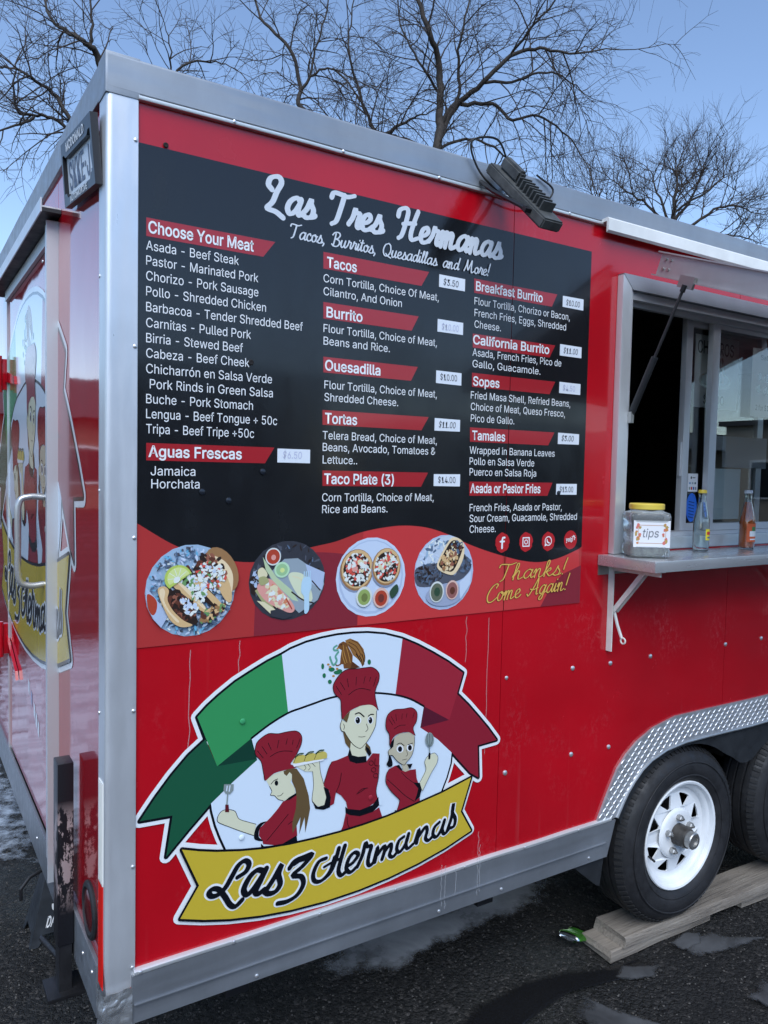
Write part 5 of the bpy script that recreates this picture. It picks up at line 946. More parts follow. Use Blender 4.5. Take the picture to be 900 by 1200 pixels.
# ---------------------------------------------------------------- brush script, drawn as pen strokes (x-height 1)
G={
'a':(.95,[[(.78,.86),(.5,1.02),(.2,.75),(.1,.32),(.28,.02),(.55,.2),(.76,.7),(.8,.98)],[(.8,.95),(.72,.35),(.82,.03),(1.02,.2)]]),
's':(.78,[[(-.02,.1),(.25,.5),(.42,1.1),(.46,.85),(.66,.48),(.58,.1),(.3,.0),(.1,.14)],[(.5,.03),(.72,.1),(.82,.22)]]),
'r':(.74,[[(.0,.15),(.2,.6),(.28,1.15),(.36,.95),(.62,.9),(.56,.5),(.56,.12),(.7,.05),(.82,.22)]]),
'e':(.72,[[(.05,.4),(.38,.48),(.58,.75),(.46,1.0),(.2,.85),(.1,.4),(.25,.03),(.55,.06),(.8,.3)]]),
'm':(1.28,[[(.0,.55),(.14,.98),(.2,.8),(.14,.0)],[(.17,.45),(.4,.98),(.54,.86),(.5,.4),(.47,.0)],[(.5,.45),(.75,.98),(.9,.85),(.86,.4),(.88,.06),(1.02,.02),(1.28,.22)]]),
'n':(.92,[[(.0,.55),(.14,.98),(.2,.8),(.14,.0)],[(.17,.45),(.4,.98),(.56,.86),(.52,.4),(.54,.06),(.68,.02),(.94,.22)]]),
'h':(.92,[[(.0,.3),(.35,1.3),(.38,1.8),(.22,1.75),(.16,1.0),(.1,.0)],[(.14,.4),(.38,.95),(.54,.85),(.5,.4),(.54,.06),(.68,.02),(.94,.22)]]),
'k':(.85,[[(.0,.3),(.35,1.3),(.38,1.8),(.22,1.75),(.16,1.0),(.1,.0)],[(.15,.45),(.55,.95),(.6,.7),(.2,.5)],[(.25,.5),(.5,.1),(.65,.02),(.88,.22)]]),
'i':(.45,[[(.0,.2),(.15,.65),(.22,1.0),(.16,.3),(.25,.02),(.46,.2)],[(.28,1.42),(.31,1.48)]]),
'u':(.9,[[(.0,.4),(.15,1.0),(.1,.3),(.25,.0),(.5,.25),(.68,1.0)],[(.68,1.0),(.6,.3),(.7,.02),(.92,.2)]]),
't':(.5,[[(.0,.2),(.2,.9),(.3,1.65),(.18,.5),(.24,.03),(.5,.2)],[(.02,1.18),(.5,1.22)]]),
'o':(.8,[[(.45,1.0),(.16,.8),(.1,.3),(.3,.0),(.58,.2),(.66,.7),(.45,1.0),(.5,.8),(.82,.82)]]),
'c':(.68,[[(.55,.8),(.42,1.02),(.15,.75),(.1,.3),(.28,.0),(.55,.08),(.72,.28)]]),
'd':(.92,[[(.72,.85),(.45,1.02),(.18,.75),(.1,.3),(.28,.02),(.55,.25),(.78,1.0),(.92,1.85)],[(.9,1.8),(.72,.5),(.76,.04),(.95,.2)]]),
'l':(.46,[[(.0,.25),(.32,1.2),(.4,1.75),(.24,1.7),(.15,.7),(.2,.05),(.46,.22)]]),
'g':(.9,[[(.74,.86),(.48,1.02),(.2,.75),(.1,.32),(.28,.02),(.55,.25),(.78,.98)],[(.78,.98),(.66,.1),(.5,-.55),(.2,-.6),(.25,-.25),(.92,.25)]]),
'!':(.5,[[(.42,1.95),(.3,1.2),(.24,.6)],[(.19,.05),(.2,.1)]]),
',':(.4,[[(.2,.08),(.18,-.1),(.08,-.3)]]),
' ':(.95,[]),
'L':(1.2,[[(.25,1.2),(.02,1.45),(.1,1.85),(.5,2.0),(.72,1.7),(.55,1.1),(.42,.5),(.18,.12),(.3,.02),(.7,-.05),(1.15,-.3)]]),
'T':(1.15,[[(-.15,1.55),(-.05,1.85),(.35,1.85),(.8,1.78),(1.25,1.95)],[(.62,1.82),(.52,1.0),(.38,.2),(.12,-.05)]]),
'H':(1.55,[[(-.1,1.35),(-.05,1.75),(.3,1.95),(.52,1.75),(.48,1.0),(.35,.2),(.15,-.05)],[(1.2,1.9),(1.05,1.2),(.95,.4),(1.08,.02),(1.5,.2)],[(.3,.9),(.7,1.02),(1.15,1.1)]]),
'B':(1.15,[[(.35,1.75),(.28,.9),(.15,.0)],[(-.1,1.5),(.2,1.9),(.75,1.95),(.95,1.6),(.7,1.15),(.35,1.02),(.85,.9),(1.0,.5),(.75,.05),(.25,-.02),(-.05,.2)]]),
'Q':(1.35,[[(.75,1.9),(.25,1.6),(.05,.8),(.3,.1),(.8,.1),(1.15,.8),(1.05,1.6),(.75,1.9)],[(.5,.35),(.8,.05),(1.3,-.15)]]),
'M':(1.75,[[(-.05,.1),(.25,1.0),(.4,1.9),(.45,1.0),(.62,.3),(.9,1.1),(1.15,1.9),(1.15,1.0),(1.25,.1),(1.4,.02),(1.7,.25)]]),
'C':(1.2,[[(.9,1.5),(1.05,1.85),(.75,1.95),(.3,1.5),(.05,.7),(.25,.05),(.7,.0),(1.2,.4)]]),
'A':(1.35,[[(-.1,.2),(.1,.0),(.4,.5),(.75,1.3),(1.0,1.95),(1.02,1.0),(1.05,.1),(1.3,.15)],[(.2,.75),(.6,.65),(1.15,.8)]]),
}
def script(art,s,p0,p1,top,weight,m,pen=.45,slant=.22,extra=0.):
    adv=sum(G[ch][0] for ch in s)
    x0,z0=p0; x1,z1=p1; cap=top[1]-z0; hs=cap/1.95; sx=(x1-x0)/adv; x=0.
    for ch in s:
        w_,st=G[ch]
        for q in st:
            pts=[]
            for u,v in q:
                X=x0+(x+u)*sx+v*hs*slant-.5*hs*slant; t=(X-x0)/(x1-x0); pts.append((X,z0+(z1-z0)*t+v*hs))
            art.stroke(pts,weight+extra,m,True,False,pen,True,5)
        x+=w_
S_=SCRIPTS
def lvl(k):
    p=S_[k]; z=(p[0][1]+p[1][1])/2; return (p[0][0],z),(p[1][0],z),(p[0][0],z+p[2][1]-p[0][1])
TITLE=ink('title_white',(200,206,214),.4)
a=Art(.0030); p=lvl('title'); script(a,'Las Tres Hermanas',*p,.0146,TITLE,.66,.18); a.build('title_lettering',MENU)
a=Art(.0030); p=lvl('sub'); script(a,'Tacos, Burritos, Quesadillas and More!',*p,.0042,TITLE,.6,.15); a.build('subtitle_lettering',MENU)['kind']='stuff'
GOLDT=ink('gold_print',(214,172,84),.4); GDK=ink('gold_shadow',(70,30,24),.4)
for k,s in (('thanks','Thanks!'),('come','Come Again!')):
    a=Art(.0030); p=S_[k]; script(a,s,p[0],p[1],p[2],.0052,GDK,.55,.25,.0022); script(a,s,p[0],p[1],p[2],.0048,GOLDT,.5,.25); a.build('thanks_lettering',MENU)
# social marks on ragged red discs
ICR=ink('icon_red',(176,38,44))
for i,(x,z) in enumerate(ICONS):
    a=Art(.0030); n=26
    if i<3: a.poly([(x+(.0275+(.0032*((k*7)%5-2)/2 if k%2 else 0))*math.cos(2*math.pi*k/n),z+(.0285+(.003*((k*5)%4-2)/2 if k%2 else 0))*math.sin(2*math.pi*k/n)) for k in range(n)],ICR)
    else: a.ell(x,z,.028,.029,ICR)
    if i==0:
        a.stroke([(x+.008,z+.014),(x+.001,z+.014),(x-.001,z+.006),(x-.001,z-.016)],.0062,PWHITE,False); a.stroke([(x-.008,z+.003),(x+.007,z+.003)],.005,PWHITE,False)
    if i==1:
        q=.0125; a.stroke([(x-q,z-q),(x+q,z-q),(x+q,z+q),(x-q,z+q)],.0034,PWHITE,False,True); a.stroke([(x+.006*math.cos(k*.785),z+.006*math.sin(k*.785)) for k in range(8)],.0028,PWHITE,True,True); a.ell(x+.0085,z+.0085,.0013,.0013,PWHITE,8)
    if i==2:
        a.stroke([(x+.013*math.cos(k*.628),z+.001+.013*math.sin(k*.628)) for k in range(10)],.0030,PWHITE,True,True); a.poly([(x-.013,z-.004),(x-.015,z-.015),(x-.004,z-.011)],PWHITE); a.stroke([(x-.005,z+.005),(x-.004,z-.001),(x+.004,z-.005)],.0042,PWHITE)
    if i==3:
        for k in range(5): t=R(-50+k*50); a.ell(x+.013+.0055*math.cos(t),z+.006+.0055*math.sin(t),.0035,.0018,PWHITE,8,t)
    o=a.build('social_icon',MENU)
    if i==3: text('icon_text','yelp',PWHITE,MENU,x-.021,z-.005,.03,.013,-.0042,.02)
# ---------------------------------------------------------------- round food photographs (flat prints)
def blob(art,x,z,r,m,sq=1.,rot=0.,jag=.3,n=9):
    c,s=math.cos(rot),math.sin(rot); pts=[]
    for k in range(n):
        t=2*math.pi*k/n; rr=r*(1+random.uniform(-jag,jag)); u,v=rr*math.cos(t),rr*sq*math.sin(t); pts.append((x+u*c-v*s,z+u*s+v*c))
    art.poly(pts,m)
def I(n,c): return ink('food_'+n,c,.35)
TORT=I('tortilla',(206,172,124)); TORT2=I('tortilla_dark',(150,112,74)); TORTL=I('tortilla_pale',(226,204,166)); MEAT=I('meat',(92,52,40)); MEAT2=I('meat_light',(142,88,70)); CHAR=I('char',(44,32,28)); ONION=I('onion',(218,224,220)); CIL=I('cilantro',(104,146,92)); LIME=I('lime',(176,196,92)); LIMEL=I('lime_flesh',(204,216,140)); FOIL=I('foil',(150,176,200)); FOILD=I('foil_dark',(86,104,128)); FOILB=I('foil_blue',(108,172,206)); PLATE=I('plate',(190,204,224)); PLATE2=I('plate_rim',(168,184,210)); SALR=I('salsa_red',(170,64,44)); SALG=I('salsa_green',(142,162,92)); TOM=I('tomato',(206,82,70)); SHAD=I('dark_tray',(52,54,62)); SHAD2=I('dark_tray2',(80,84,96)); FORK=I('fork',(176,206,224)); PINK=I('pink',(214,150,140)); GRN=I('dark_green',(48,74,56)); PEPP=I('cup_white',(206,212,208)); CREAM=I('cream',(214,206,170))
def photo(i,draw):
    cx,cz,rx,rz=PHOTOS[i]; rx*=.985; rz*=.985; a=Art(.0030)
    u=lambda x,z:(cx+x*rx,cz+z*rz)
    class U:
        def poly(s,pts,m,sm=False): a.poly([u(*p) for p in pts],m,sm)
        def ell(s,x,z,p,q,m,rot=0.): X,Z=u(x,z); a.ell(X,Z,p*rx,q*rz,m,22,rot)
        def stroke(s,pts,wd,m,sm=True): a.stroke([u(*p) for p in pts],wd*rx,m,sm)
        def blob(s,x,z,r,m,sq=1.,rot=0.,jag=.3,n=8):
            if math.hypot(x,z)+r*(.5+.5*sq)>.99: return
            X,Z=u(x,z); blob(a,X,Z,r*rx,m,sq,rot,jag,n)
        def scatter(s,n,x,z,p,q,r,ms,rot=0.,sq=.6,jag=.35,nn=6):
            c_,s_=math.cos(rot),math.sin(rot)
            for _ in range(n):
                t=random.random()*6.283; k=math.sqrt(random.random()); X,Z=k*p*math.cos(t),k*q*math.sin(t)
                s.blob(x+X*c_-Z*s_,z+X*s_+Z*c_,r*random.uniform(.6,1.3),random.choice(ms),sq,random.random()*3,jag,nn)
    draw(U()); o=a.build('food_picture',MENU); return o
def tacos(p):
    p.ell(0,0,1,1,FOIL); p.scatter(700,0,0,1.,1.,.06,[FOIL,FOILD,FOILB,PLATE,FOILD,PLATE2,SHAD2,ONION],0,.45)
    p.poly([(-1*math.cos(t),-math.sin(t)) for t in [R(-8),R(6),R(20),R(34),R(48)]]+[(-.52,-.5),(-.72,-.2)],PLATE2); p.poly([(-.97,-.02),(-.85,-.06),(-.76,-.2),(-.78,-.4),(-.86,-.46),(-.95,-.3)],SALR,True)
    p.ell(.66,.42,.34,.55,TORT2,.5); p.poly([(.2,.72),(.42,.76),(.74,.6),(.92,.3),(.9,-.1),(.82,-.2),(.7,.25),(.5,.55)],TORTL,True); p.ell(.72,.08,.13,.42,TORT,.35)
    p.scatter(60,.3,.38,.42,.40,.075,[MEAT,CHAR,MEAT2]); p.scatter(120,.38,.28,.36,.34,.05,[ONION,ONION,ONION,CIL,TOM,PLATE],.3)
    p.poly([(-.4,.3),(-.2,.12),(.18,-.18),(.55,-.42),(.66,-.36),(.4,-.02),(.1,.25),(-.1,.5)],CHAR,True)
    p.poly([(.1,.3),(.35,0),(.6,-.25),(.68,-.38),(.56,-.4),(.3,-.12),(-.05,.25)],TORT,True)
    p.scatter(70,.02,.12,.34,.18,.055,[ONION,ONION,ONION,CIL,PLATE],-.65)
    p.poly([(-.36,.24),(-.28,.2),(.0,-.1),(.3,-.42),(.34,-.5),(.22,-.48),(-.1,-.15),(-.42,.12)],TORT,True); p.poly([(-.38,.25),(-.3,.22),(.0,-.04),(.28,-.36),(.24,-.4),(-.06,-.1)],TORTL,True)
    p.poly([(-.72,.04),(-.55,.12),(-.35,-.05),(-.05,-.4),(.12,-.66),(.0,-.74),(-.3,-.62),(-.58,-.25)],CHAR,True); p.scatter(80,-.22,-.3,.42,.2,.06,[MEAT,MEAT2,MEAT,CHAR],-.85); p.scatter(24,-.05,-.38,.28,.12,.055,[ONION,ONION,PLATE],-.85); p.scatter(14,.1,-.15,.2,.08,.05,[CIL,ONION],-.8)
    p.poly([(-.76,.08),(-.62,.14),(-.52,.04),(-.55,-.15),(-.42,-.4),(-.2,-.62),(.0,-.74),(-.25,-.76),(-.48,-.6),(-.66,-.25)],TORT,True); p.poly([(-.72,.06),(-.64,.1),(-.6,.0),(-.62,-.16),(-.5,-.4),(-.3,-.62),(-.36,-.63),(-.58,-.35),(-.7,-.1)],TORTL,True)
    p.scatter(50,.42,-.52,.34,.12,.06,[MEAT,TORT2,CHAR,TORT,CIL],.5)
    q=[(-.32+.30*math.cos(t),.3+.28*math.sin(t)) for t in [R(k) for k in range(20,231,15)]]; p.poly(q,LIME); q=[(-.31+.25*math.cos(t),.3+.23*math.sin(t)) for t in [R(k) for k in range(22,229,15)]]; p.poly(q,LIMEL)
    for k in range(40,220,36): p.stroke([(-.33,.29),(-.32+.22*math.cos(R(k)),.3+.21*math.sin(R(k)))],.012,ONION)
    p.blob(-.35,.26,.07,ONION)
def tamales(p):
    p.ell(0,0,1,1,SHAD); p.scatter(120,0,.1,.9,.85,.08,[SHAD,SHAD2,CHAR,FOILD],.6,.3)
    p.poly([(-.1,.55),(.25,.55),(.9,.1),(.97,-.15),(.8,-.55),(.3,-.85),(-.05,-.5),(-.4,-.1),(-.5,.2)],I('husk_grey',(142,156,166)))
    p.poly([(.45,.4),(.98,.15),(.92,-.3),(.6,-.1)],PLATE2); p.poly([(-.66,.62),(-.3,.1),(.1,-.25),(.28,-.55),(.12,-.5),(-.35,-.05),(-.58,.3)],I('husk_green',(178,196,158)))
    p.poly([(.0,.12),(.2,.2),(.48,.05),(.66,-.5),(.45,-.58),(.2,-.3)],I('tamal',(206,212,182)),True); p.stroke([(.12,.1),(.35,.0),(.52,-.35)],.03,CREAM); p.stroke([(.1,-.3),(.4,-.52),(.68,-.62)],.035,CHAR); p.stroke([(.64,-.05),(.86,-.3)],.03,CHAR)
    p.poly([(-.98,.1),(-.75,.3),(-.6,.1),(-.8,-.35),(-.94,-.25)],CHAR); p.scatter(40,-.86,0,.12,.32,.06,[SHAD2,PLATE2,CHAR])
    p.poly([(-.85,-.2),(-.7,-.1),(-.25,-.85),(-.5,-.75)],I('husk_olive',(160,160,112))); p.poly([(-.8,-.45),(-.6,-.5),(-.2,-.8),(-.45,-.8)],CREAM)
    p.poly([(-.8,-.1),(-.5,.08),(-.2,-.2),(.1,-.55),(.18,-.75),(.05,-.82),(-.25,-.68),(-.6,-.45)],PINK,True); p.scatter(60,-.3,-.38,.42,.18,.07,[PINK,CREAM,I('salmon',(206,130,96)),ONION,CREAM],-.75); p.stroke([(-.05,-.45),(.1,-.72)],.03,SALR)
    p.poly([(-.78,.3),(-.66,.36),(-.54,.2),(-.6,.1),(-.76,.12)],CREAM,True); p.poly([(-.76,.1),(-.6,.14),(-.5,.0),(-.7,-.08)],I('husk_olive',(160,160,112)),True)
    p.ell(-.40,.62,.20,.22,PEPP); p.ell(-.40,.62,.17,.185,SALR); p.ell(-.39,.6,.06,.07,PINK); p.ell(-.17,.28,.20,.2,I('cup_green',(178,214,178))); p.ell(-.17,.28,.15,.15,I('cup_green2',(148,188,140))); p.ell(-.16,.27,.06,.06,LIMEL)
    p.poly([(-.45,-.72),(-.2,-.7),(.15,-.9),(-.1,-.97),(-.45,-.86)],SHAD)
    p.poly([(.38,.02),(.58,.05),(.62,-.2),(.56,-.38),(.56,-.78),(.44,-.86),(.42,-.45),(.34,-.3)],FORK,True)
    for k in range(4): p.stroke([(.41+k*.055,.0),(.42+k*.055,.2)],.026,FORK)
def sopes(p):
    p.ell(0,0,1,1,PLATE); p.ell(0,0,.93,.94,PLATE2); p.ell(0,.02,.88,.89,PLATE)
    for x,z,rx,rz in ((-.42,.2,.47,.52),(.42,.24,.42,.48)):
        p.ell(x-.02,z-.05,rx,rz,I('plate_shade',(128,140,164))); p.ell(x,z,rx,rz,TORT2); p.ell(x+.01,z+.02,rx*.93,rz*.93,TORT); p.ell(x,z,rx*.8,rz*.8,CHAR); p.scatter(130,x,z,rx*.78,rz*.78,.05,[ONION,ONION,ONION,MEAT,CHAR,PEPP,TOM],0,.7); p.scatter(12,x,z+.1,rx*.5,rz*.4,.09,[TOM,PINK,CREAM]); p.scatter(7,x,z,rx*.8,rz*.7,.075,[ONION])
    p.poly([(.52,-.4),(.72,-.22),(.78,-.4),(.6,-.58)],GRN,True)
    p.ell(-.22,-.48,.23,.26,PEPP); p.ell(-.22,-.49,.18,.2,SALG); p.ell(-.21,-.5,.09,.11,I('salsa_green2',(108,120,66))); p.ell(.27,-.54,.23,.26,I('cup_pink',(214,180,168))); p.ell(.27,-.55,.18,.2,SALR); p.ell(.27,-.55,.09,.11,I('salsa_red2',(110,50,44)))
def burrito(p):
    p.ell(0,0,1,1,PLATE2); p.poly([(-.95,.2),(-.6,.75),(-.1,.95),(.3,.9),(.2,.3),(-.5,.2)],I('foil_light',(186,198,214)),True); p.scatter(70,-.35,.5,.5,.35,.09,[FOIL,PLATE,ONION,FOILD],.5,.35)
    p.poly([(-.98,.1),(-.7,.22),(-.3,.25),(.0,.1),(.35,-.1),(.5,.2),(.75,.4),(.92,.1),(.7,-.15),(.45,-.25),(.0,-.3),(-.4,-.35),(-.9,-.3)],SHAD2,True); p.scatter(120,-.5,-.02,.44,.26,.07,[SHAD,SHAD2,CHAR,FOILD],0,.4); p.scatter(50,.68,.2,.2,.22,.06,[SHAD,SHAD2,FOILD])
    p.ell(.0,-.6,.62,.3,I('plate_mid',(150,160,184))); p.poly([(.5,-.3),(.9,.0),(.9,-.35),(.55,-.75)],PLATE)
    p.poly([(.12,.85),(.35,.92),(.62,.75),(.62,.35),(.35,-.05),(.05,-.04),(-.25,.12),(-.22,.35)],TORTL,True); p.poly([(.14,.78),(.36,.84),(.56,.7),(.55,.5),(.3,.05),(.05,.04),(-.2,.18),(-.15,.35)],CHAR,True); p.scatter(46,.38,.66,.2,.16,.06,[CHAR,MEAT,FOILD,CREAM]); p.scatter(90,.12,.32,.3,.24,.06,[TORT,TORTL,MEAT2,TORT2,TORT],.9)
    p.ell(-.27,-.5,.24,.28,PEPP); p.ell(-.27,-.51,.2,.24,I('salsa_olive',(96,104,86))); p.ell(-.26,-.5,.1,.12,GRN); p.ell(.25,-.48,.22,.26,I('cup_pink',(214,180,168))); p.ell(.25,-.49,.18,.22,I('salsa_rose',(142,92,88))); p.ell(.26,-.5,.09,.1,MEAT)
for i,d in enumerate((tacos,tamales,sopes,burrito)): photo(i,d)
# ================================================================= chef logo (side) and its larger copy on the rear
LC={'white':(222,226,230),'ink':(12,16,24),'pale':(204,218,232),'green':(52,140,84),'dgreen':(26,82,58),'xgreen':(18,58,46),'fred':(150,38,54),'dred':(134,32,48),'xred':(84,26,44),'brown':(112,72,40),'dbrown':(84,50,32),'wing':(142,100,54),'gold':(176,130,66),'teal':(96,158,140),'leaf':(36,108,74),'leafd':(34,64,40),'cred':(134,32,46),'skin':(206,206,180),'skin2':(180,174,152),'hair':(96,78,52),'steel':(128,140,140),'dsteel':(70,80,84),'dkred':(88,24,34),'taco':(190,176,92),'yellow':(190,166,52)}
parts={}; gd=.0026; order=[]
def lpart(n):
    if n not in parts: parts[n]=Art(); order.append(n)
    return parts[n]
for e in LOGO:
    a=lpart(e[0]); a.d=gd; m=ink('logo_'+e[2],LC[e[2]],.15)
    if e[1]=='f': a.poly(e[3],m,bool(e[4]))
    elif e[1]=='l': a.stroke(e[3],e[4],m,bool(e[5]),False,None,True,4)
    else:
        a.stroke(e[3],e[4],m,False,True); 
    gd=a.d
LOGOP=None; kids=[]
for n in order:
    o=parts[n].build('logo_decal' if n=='oval_field' else n,None)
    if n=='oval_field': LOGOP=o
    else: kids.append(o)
for nm,m,ex in (('lettering_outline','logo_white',.0095),('lettering','logo_ink',0.)):
    a=Art(gd+.0001)
    for pts,wd in LOGO_LETTERS: a.stroke(pts,wd*1.48+ex,PRINT[m],True,False,.72 if not ex else .8,True,5)
    gd=a.d; kids.append(a.build(nm,None))
LOGOP.parent=TR; LOGOP['label']='round logo of three chefs under a green white red ribbon on the side wall'
for k in kids: k.parent=LOGOP
RL=copy_tree(LOGOP,TR); RL.matrix_world=Matrix.Translation((.0006,2.1396,.0688))@Matrix.Rotation(-math.pi/2,4,'Z')@Matrix.Diagonal((1.7204,.6,1.7086,1)); RL['label']='larger copy of the chef logo across the rear door'
# small social marks low on the rear door
a=Art(.0)
for k,(y,z,c_) in enumerate(((1.15,.90,(220,224,230)),(1.09,.875,(70,80,150)),(1.03,.85,(220,224,230)),(.99,.83,(220,224,230)),(.95,.815,(220,224,230)))):
    a.poly([(-y,z),(-y+.03,z-.012),(-y+.03,z+.035),(-y,z+.045)],ink('mark%d'%k,c_))
o=a.build('door_mark',D); o.matrix_world=Matrix.Translation((-.0006,0,0))@Matrix.Rotation(-math.pi/2,4,'Z')
# dried drip runs on the skirt and lower wall
DRIP=mat('dried_drip',(.55,.56,.58),.8,alpha=.32); random.seed(21)
for x,z0,z1 in ((.905,.575,.455),(.918,.57,.445),(.955,.548,.47),(1.035,.64,.45),(1.042,.60,.46),(.18,1.26,.98),(.30,1.27,1.12),(.52,1.27,1.10),(1.06,1.26,.86),(.98,1.27,1.14)):
    a=Art(.0128 if z0<.7 else .0005); n_=9
    for s_,(za,zb) in enumerate(((z0,.556),(.5535,z1))) if z0<.7 else [(0,(z0,z1))]:
        if za-zb<.01: continue
        a.stroke([(x+random.uniform(-.0025,.0025),za+(zb-za)*k/n_) for k in range(n_+1)],.0022,DRIP,True,False,None,False,4)
    if a.v: a.build('drip_stain',TR)
# ================================================================= things on the counter
JX,JY,JZ=1.606,-.100,1.4262
JAR=thing('tip_jar','clear square plastic tip jar with yellow lid and paper label on the counter','jar',None,(JX,JY,JZ))
def rsq(hw,r,n=6):
    p=[]
    for cx,cy,a0 in ((hw-r,hw-r,0),(-(hw-r),hw-r,90),(-(hw-r),-(hw-r),180),(hw-r,-(hw-r),270)):
        for k in range(n+1): t=R(a0+90*k/n); p.append((cx+r*math.cos(t),cy+r*math.sin(t)))
    return p
def rlathe(bm,prof,cap0=True,cap1=True):
    rings=[]
    for hw,r,h in prof: rings.append([bm.verts.new((x,y,h)) for x,y in rsq(hw,min(r,hw*.999))])
    for a,b in zip(rings,rings[1:]):
        for k in range(len(a)): bm.faces.new((a[k],a[(k+1)%len(a)],b[(k+1)%len(b)],b[k]))
    if cap0: bm.faces.new(rings[0][::-1])
    if cap1: bm.faces.new(rings[-1])
PET=mat('clear_jar_plastic',(.80,.84,.84),.08,trans=.85,ior=1.3)
bm=bmesh.new(); rlathe(bm,[(.060,.02,0),(.070,.022,.006),(.073,.024,.02),(.072,.024,.035),(.069,.02,.04),(.069,.02,.108),(.073,.024,.116),(.074,.026,.130),(.070,.03,.140),(.058,.05,.146),(.056,.055,.150)],True,True); bm_obj('jar_body',bm,PET,JAR,True)
bm=bmesh.new(); rlathe(bm,[(.050,.018,.006),(.055,.02,.012),(.056,.02,.028),(.050,.02,.034)]); bm_obj('tip_money',bm,varied('crumpled_notes',(.16,.17,.15),.8,.6,60),JAR)
bm=bmesh.new(); lathe(bm,[(.059,.150),(.062,.152),(.062,.166),(.059,.169),(.001,.169)],'z',36); bm_obj('jar_lid',bm,mat('yellow_lid',(.66,.50,.075),.4),JAR,True)
bm=bmesh.new(); bx(bm,-.062,.066,-.0712,-.0702,.034,.118); LBL=bm_obj('jar_label',bm,mat('label_paper',(.72,.72,.74),.7),JAR)
JAR.rotation_euler=(0,0,R(-36)); JAR.scale=(.86,.86,.98)
a=Art(.0714)
for s_ in (.062,): a.stroke([(-.045,.047),(.05,.047),(.05,.103),(-.045,.103)],.0016,ink('label_line',(186,140,110)),False,True)
for k in range(26):
    sx_=-1 if k%2 else 1; blob(a,sx_*random.uniform(.040,.056)+.001,random.uniform(.042,.108),random.uniform(.003,.006),ink('label_flower%d'%(k%3),((196,132,84),(206,120,110),(176,150,90))[k%3]))
a.build('label_print',LBL); text('label_text','tips',ink('label_grey',(120,122,128)),LBL,-.030,.066,.056,.026,-.0722,.0,.15)
GLS=glass('bottle_glass',(.93,.97,.95),.0,1.5)
def bottle(name,label,x,y,liquid,cap,kind):
    B=thing(name,label,'bottle','soda bottles on the counter',(x,y,1.4262))
    h=.235; prof=[(.001,.002),(.024,.0),(.029,.004),(.030,.02),(.030,.105),(.0285,.125),(.020,.165),(.0135,.195),(.0125,.215),(.014,.222),(.0135,.230)]
    inn=[(.012,.230),(.0112,.215),(.0122,.195),(.0185,.165),(.027,.125),(.0285,.105),(.0285,.02),(.026,.006),(.001,.006)]
    bm=bmesh.new(); lathe(bm,prof+inn,'z',30); bm_obj('glass_body',bm,GLS,B,True)
    if liquid: bm=bmesh.new(); lathe(bm,[(.001,.0065),(.0257,.0066),(.0280,.02),(.0280,.105),(.0266,.125),(.0181,.165),(.0119,.192),(.001,.192)],'z',30); bm_obj('drink',bm,liquid,B,True)
    bm=bmesh.new(); lathe(bm,[(.0145,.226),(.0165,.228),(.0155,.236),(.0135,.240),(.001,.240)],'z',21); bm_obj('cap',bm,cap,B)
    B.scale=(.9,.9,.87); return B
def wrap(name,m,B,r,a0,a1,z0,z1,n=10,par=None):
    vs=[];fs=[]
    for k in range(n+1):
        t=R(a0+(a1-a0)*k/n); vs+=[(r*math.cos(t),r*math.sin(t),z0),(r*math.cos(t),r*math.sin(t),z1)]
    for k in range(n): fs.append((2*k,2*k+2,2*k+3,2*k+1))
    return py_obj(name,vs,fs,m,par or B)
b1=bottle('soda_bottle','clear glass soda bottle with yellow cap and yellow label',1.936,-.062,glass('clear_water',(.95,.98,.97),.0,1.33),mat('yellow_cap',(.70,.50,.05),.4),0)
YL=wrap('bottle_label',mat('yellow_label',(.80,.66,.03),.5),b1,.0308,-112,-42,.045,.088)
wrap('label_mark',mat('red_label_mark',(.6,.03,.02),.5),b1,.0311,-102,-58,.066,.078,8,YL); wrap('label_mark',mat('blue_label_mark',(.05,.1,.25),.5),b1,.0311,-98,-62,.052,.058,8,YL)
b2=bottle('orange_soda_bottle','glass bottle of orange soda with white and green label beside the clear bottle',2.19,-.068,mat('orange_soda',(.72,.16,.035),.15,trans=.35,ior=1.33),mat('white_cap',(.6,.6,.62),.4),1)
WL=wrap('bottle_label',mat('orange_label',(.62,.11,.03),.5),b2,.0308,-150,-30,.03,.105); wrap('label_mark',mat('label_white',(.78,.78,.76),.5),b2,.0311,-128,-62,.052,.074,8,WL); wrap('label_mark',mat('label_green',(.06,.2,.06),.5),b2,.0312,-112,-78,.074,.092,8,WL); wrap('label_mark',MATS['label_white'],b2,.0311,-125,-65,.038,.043,8,WL)
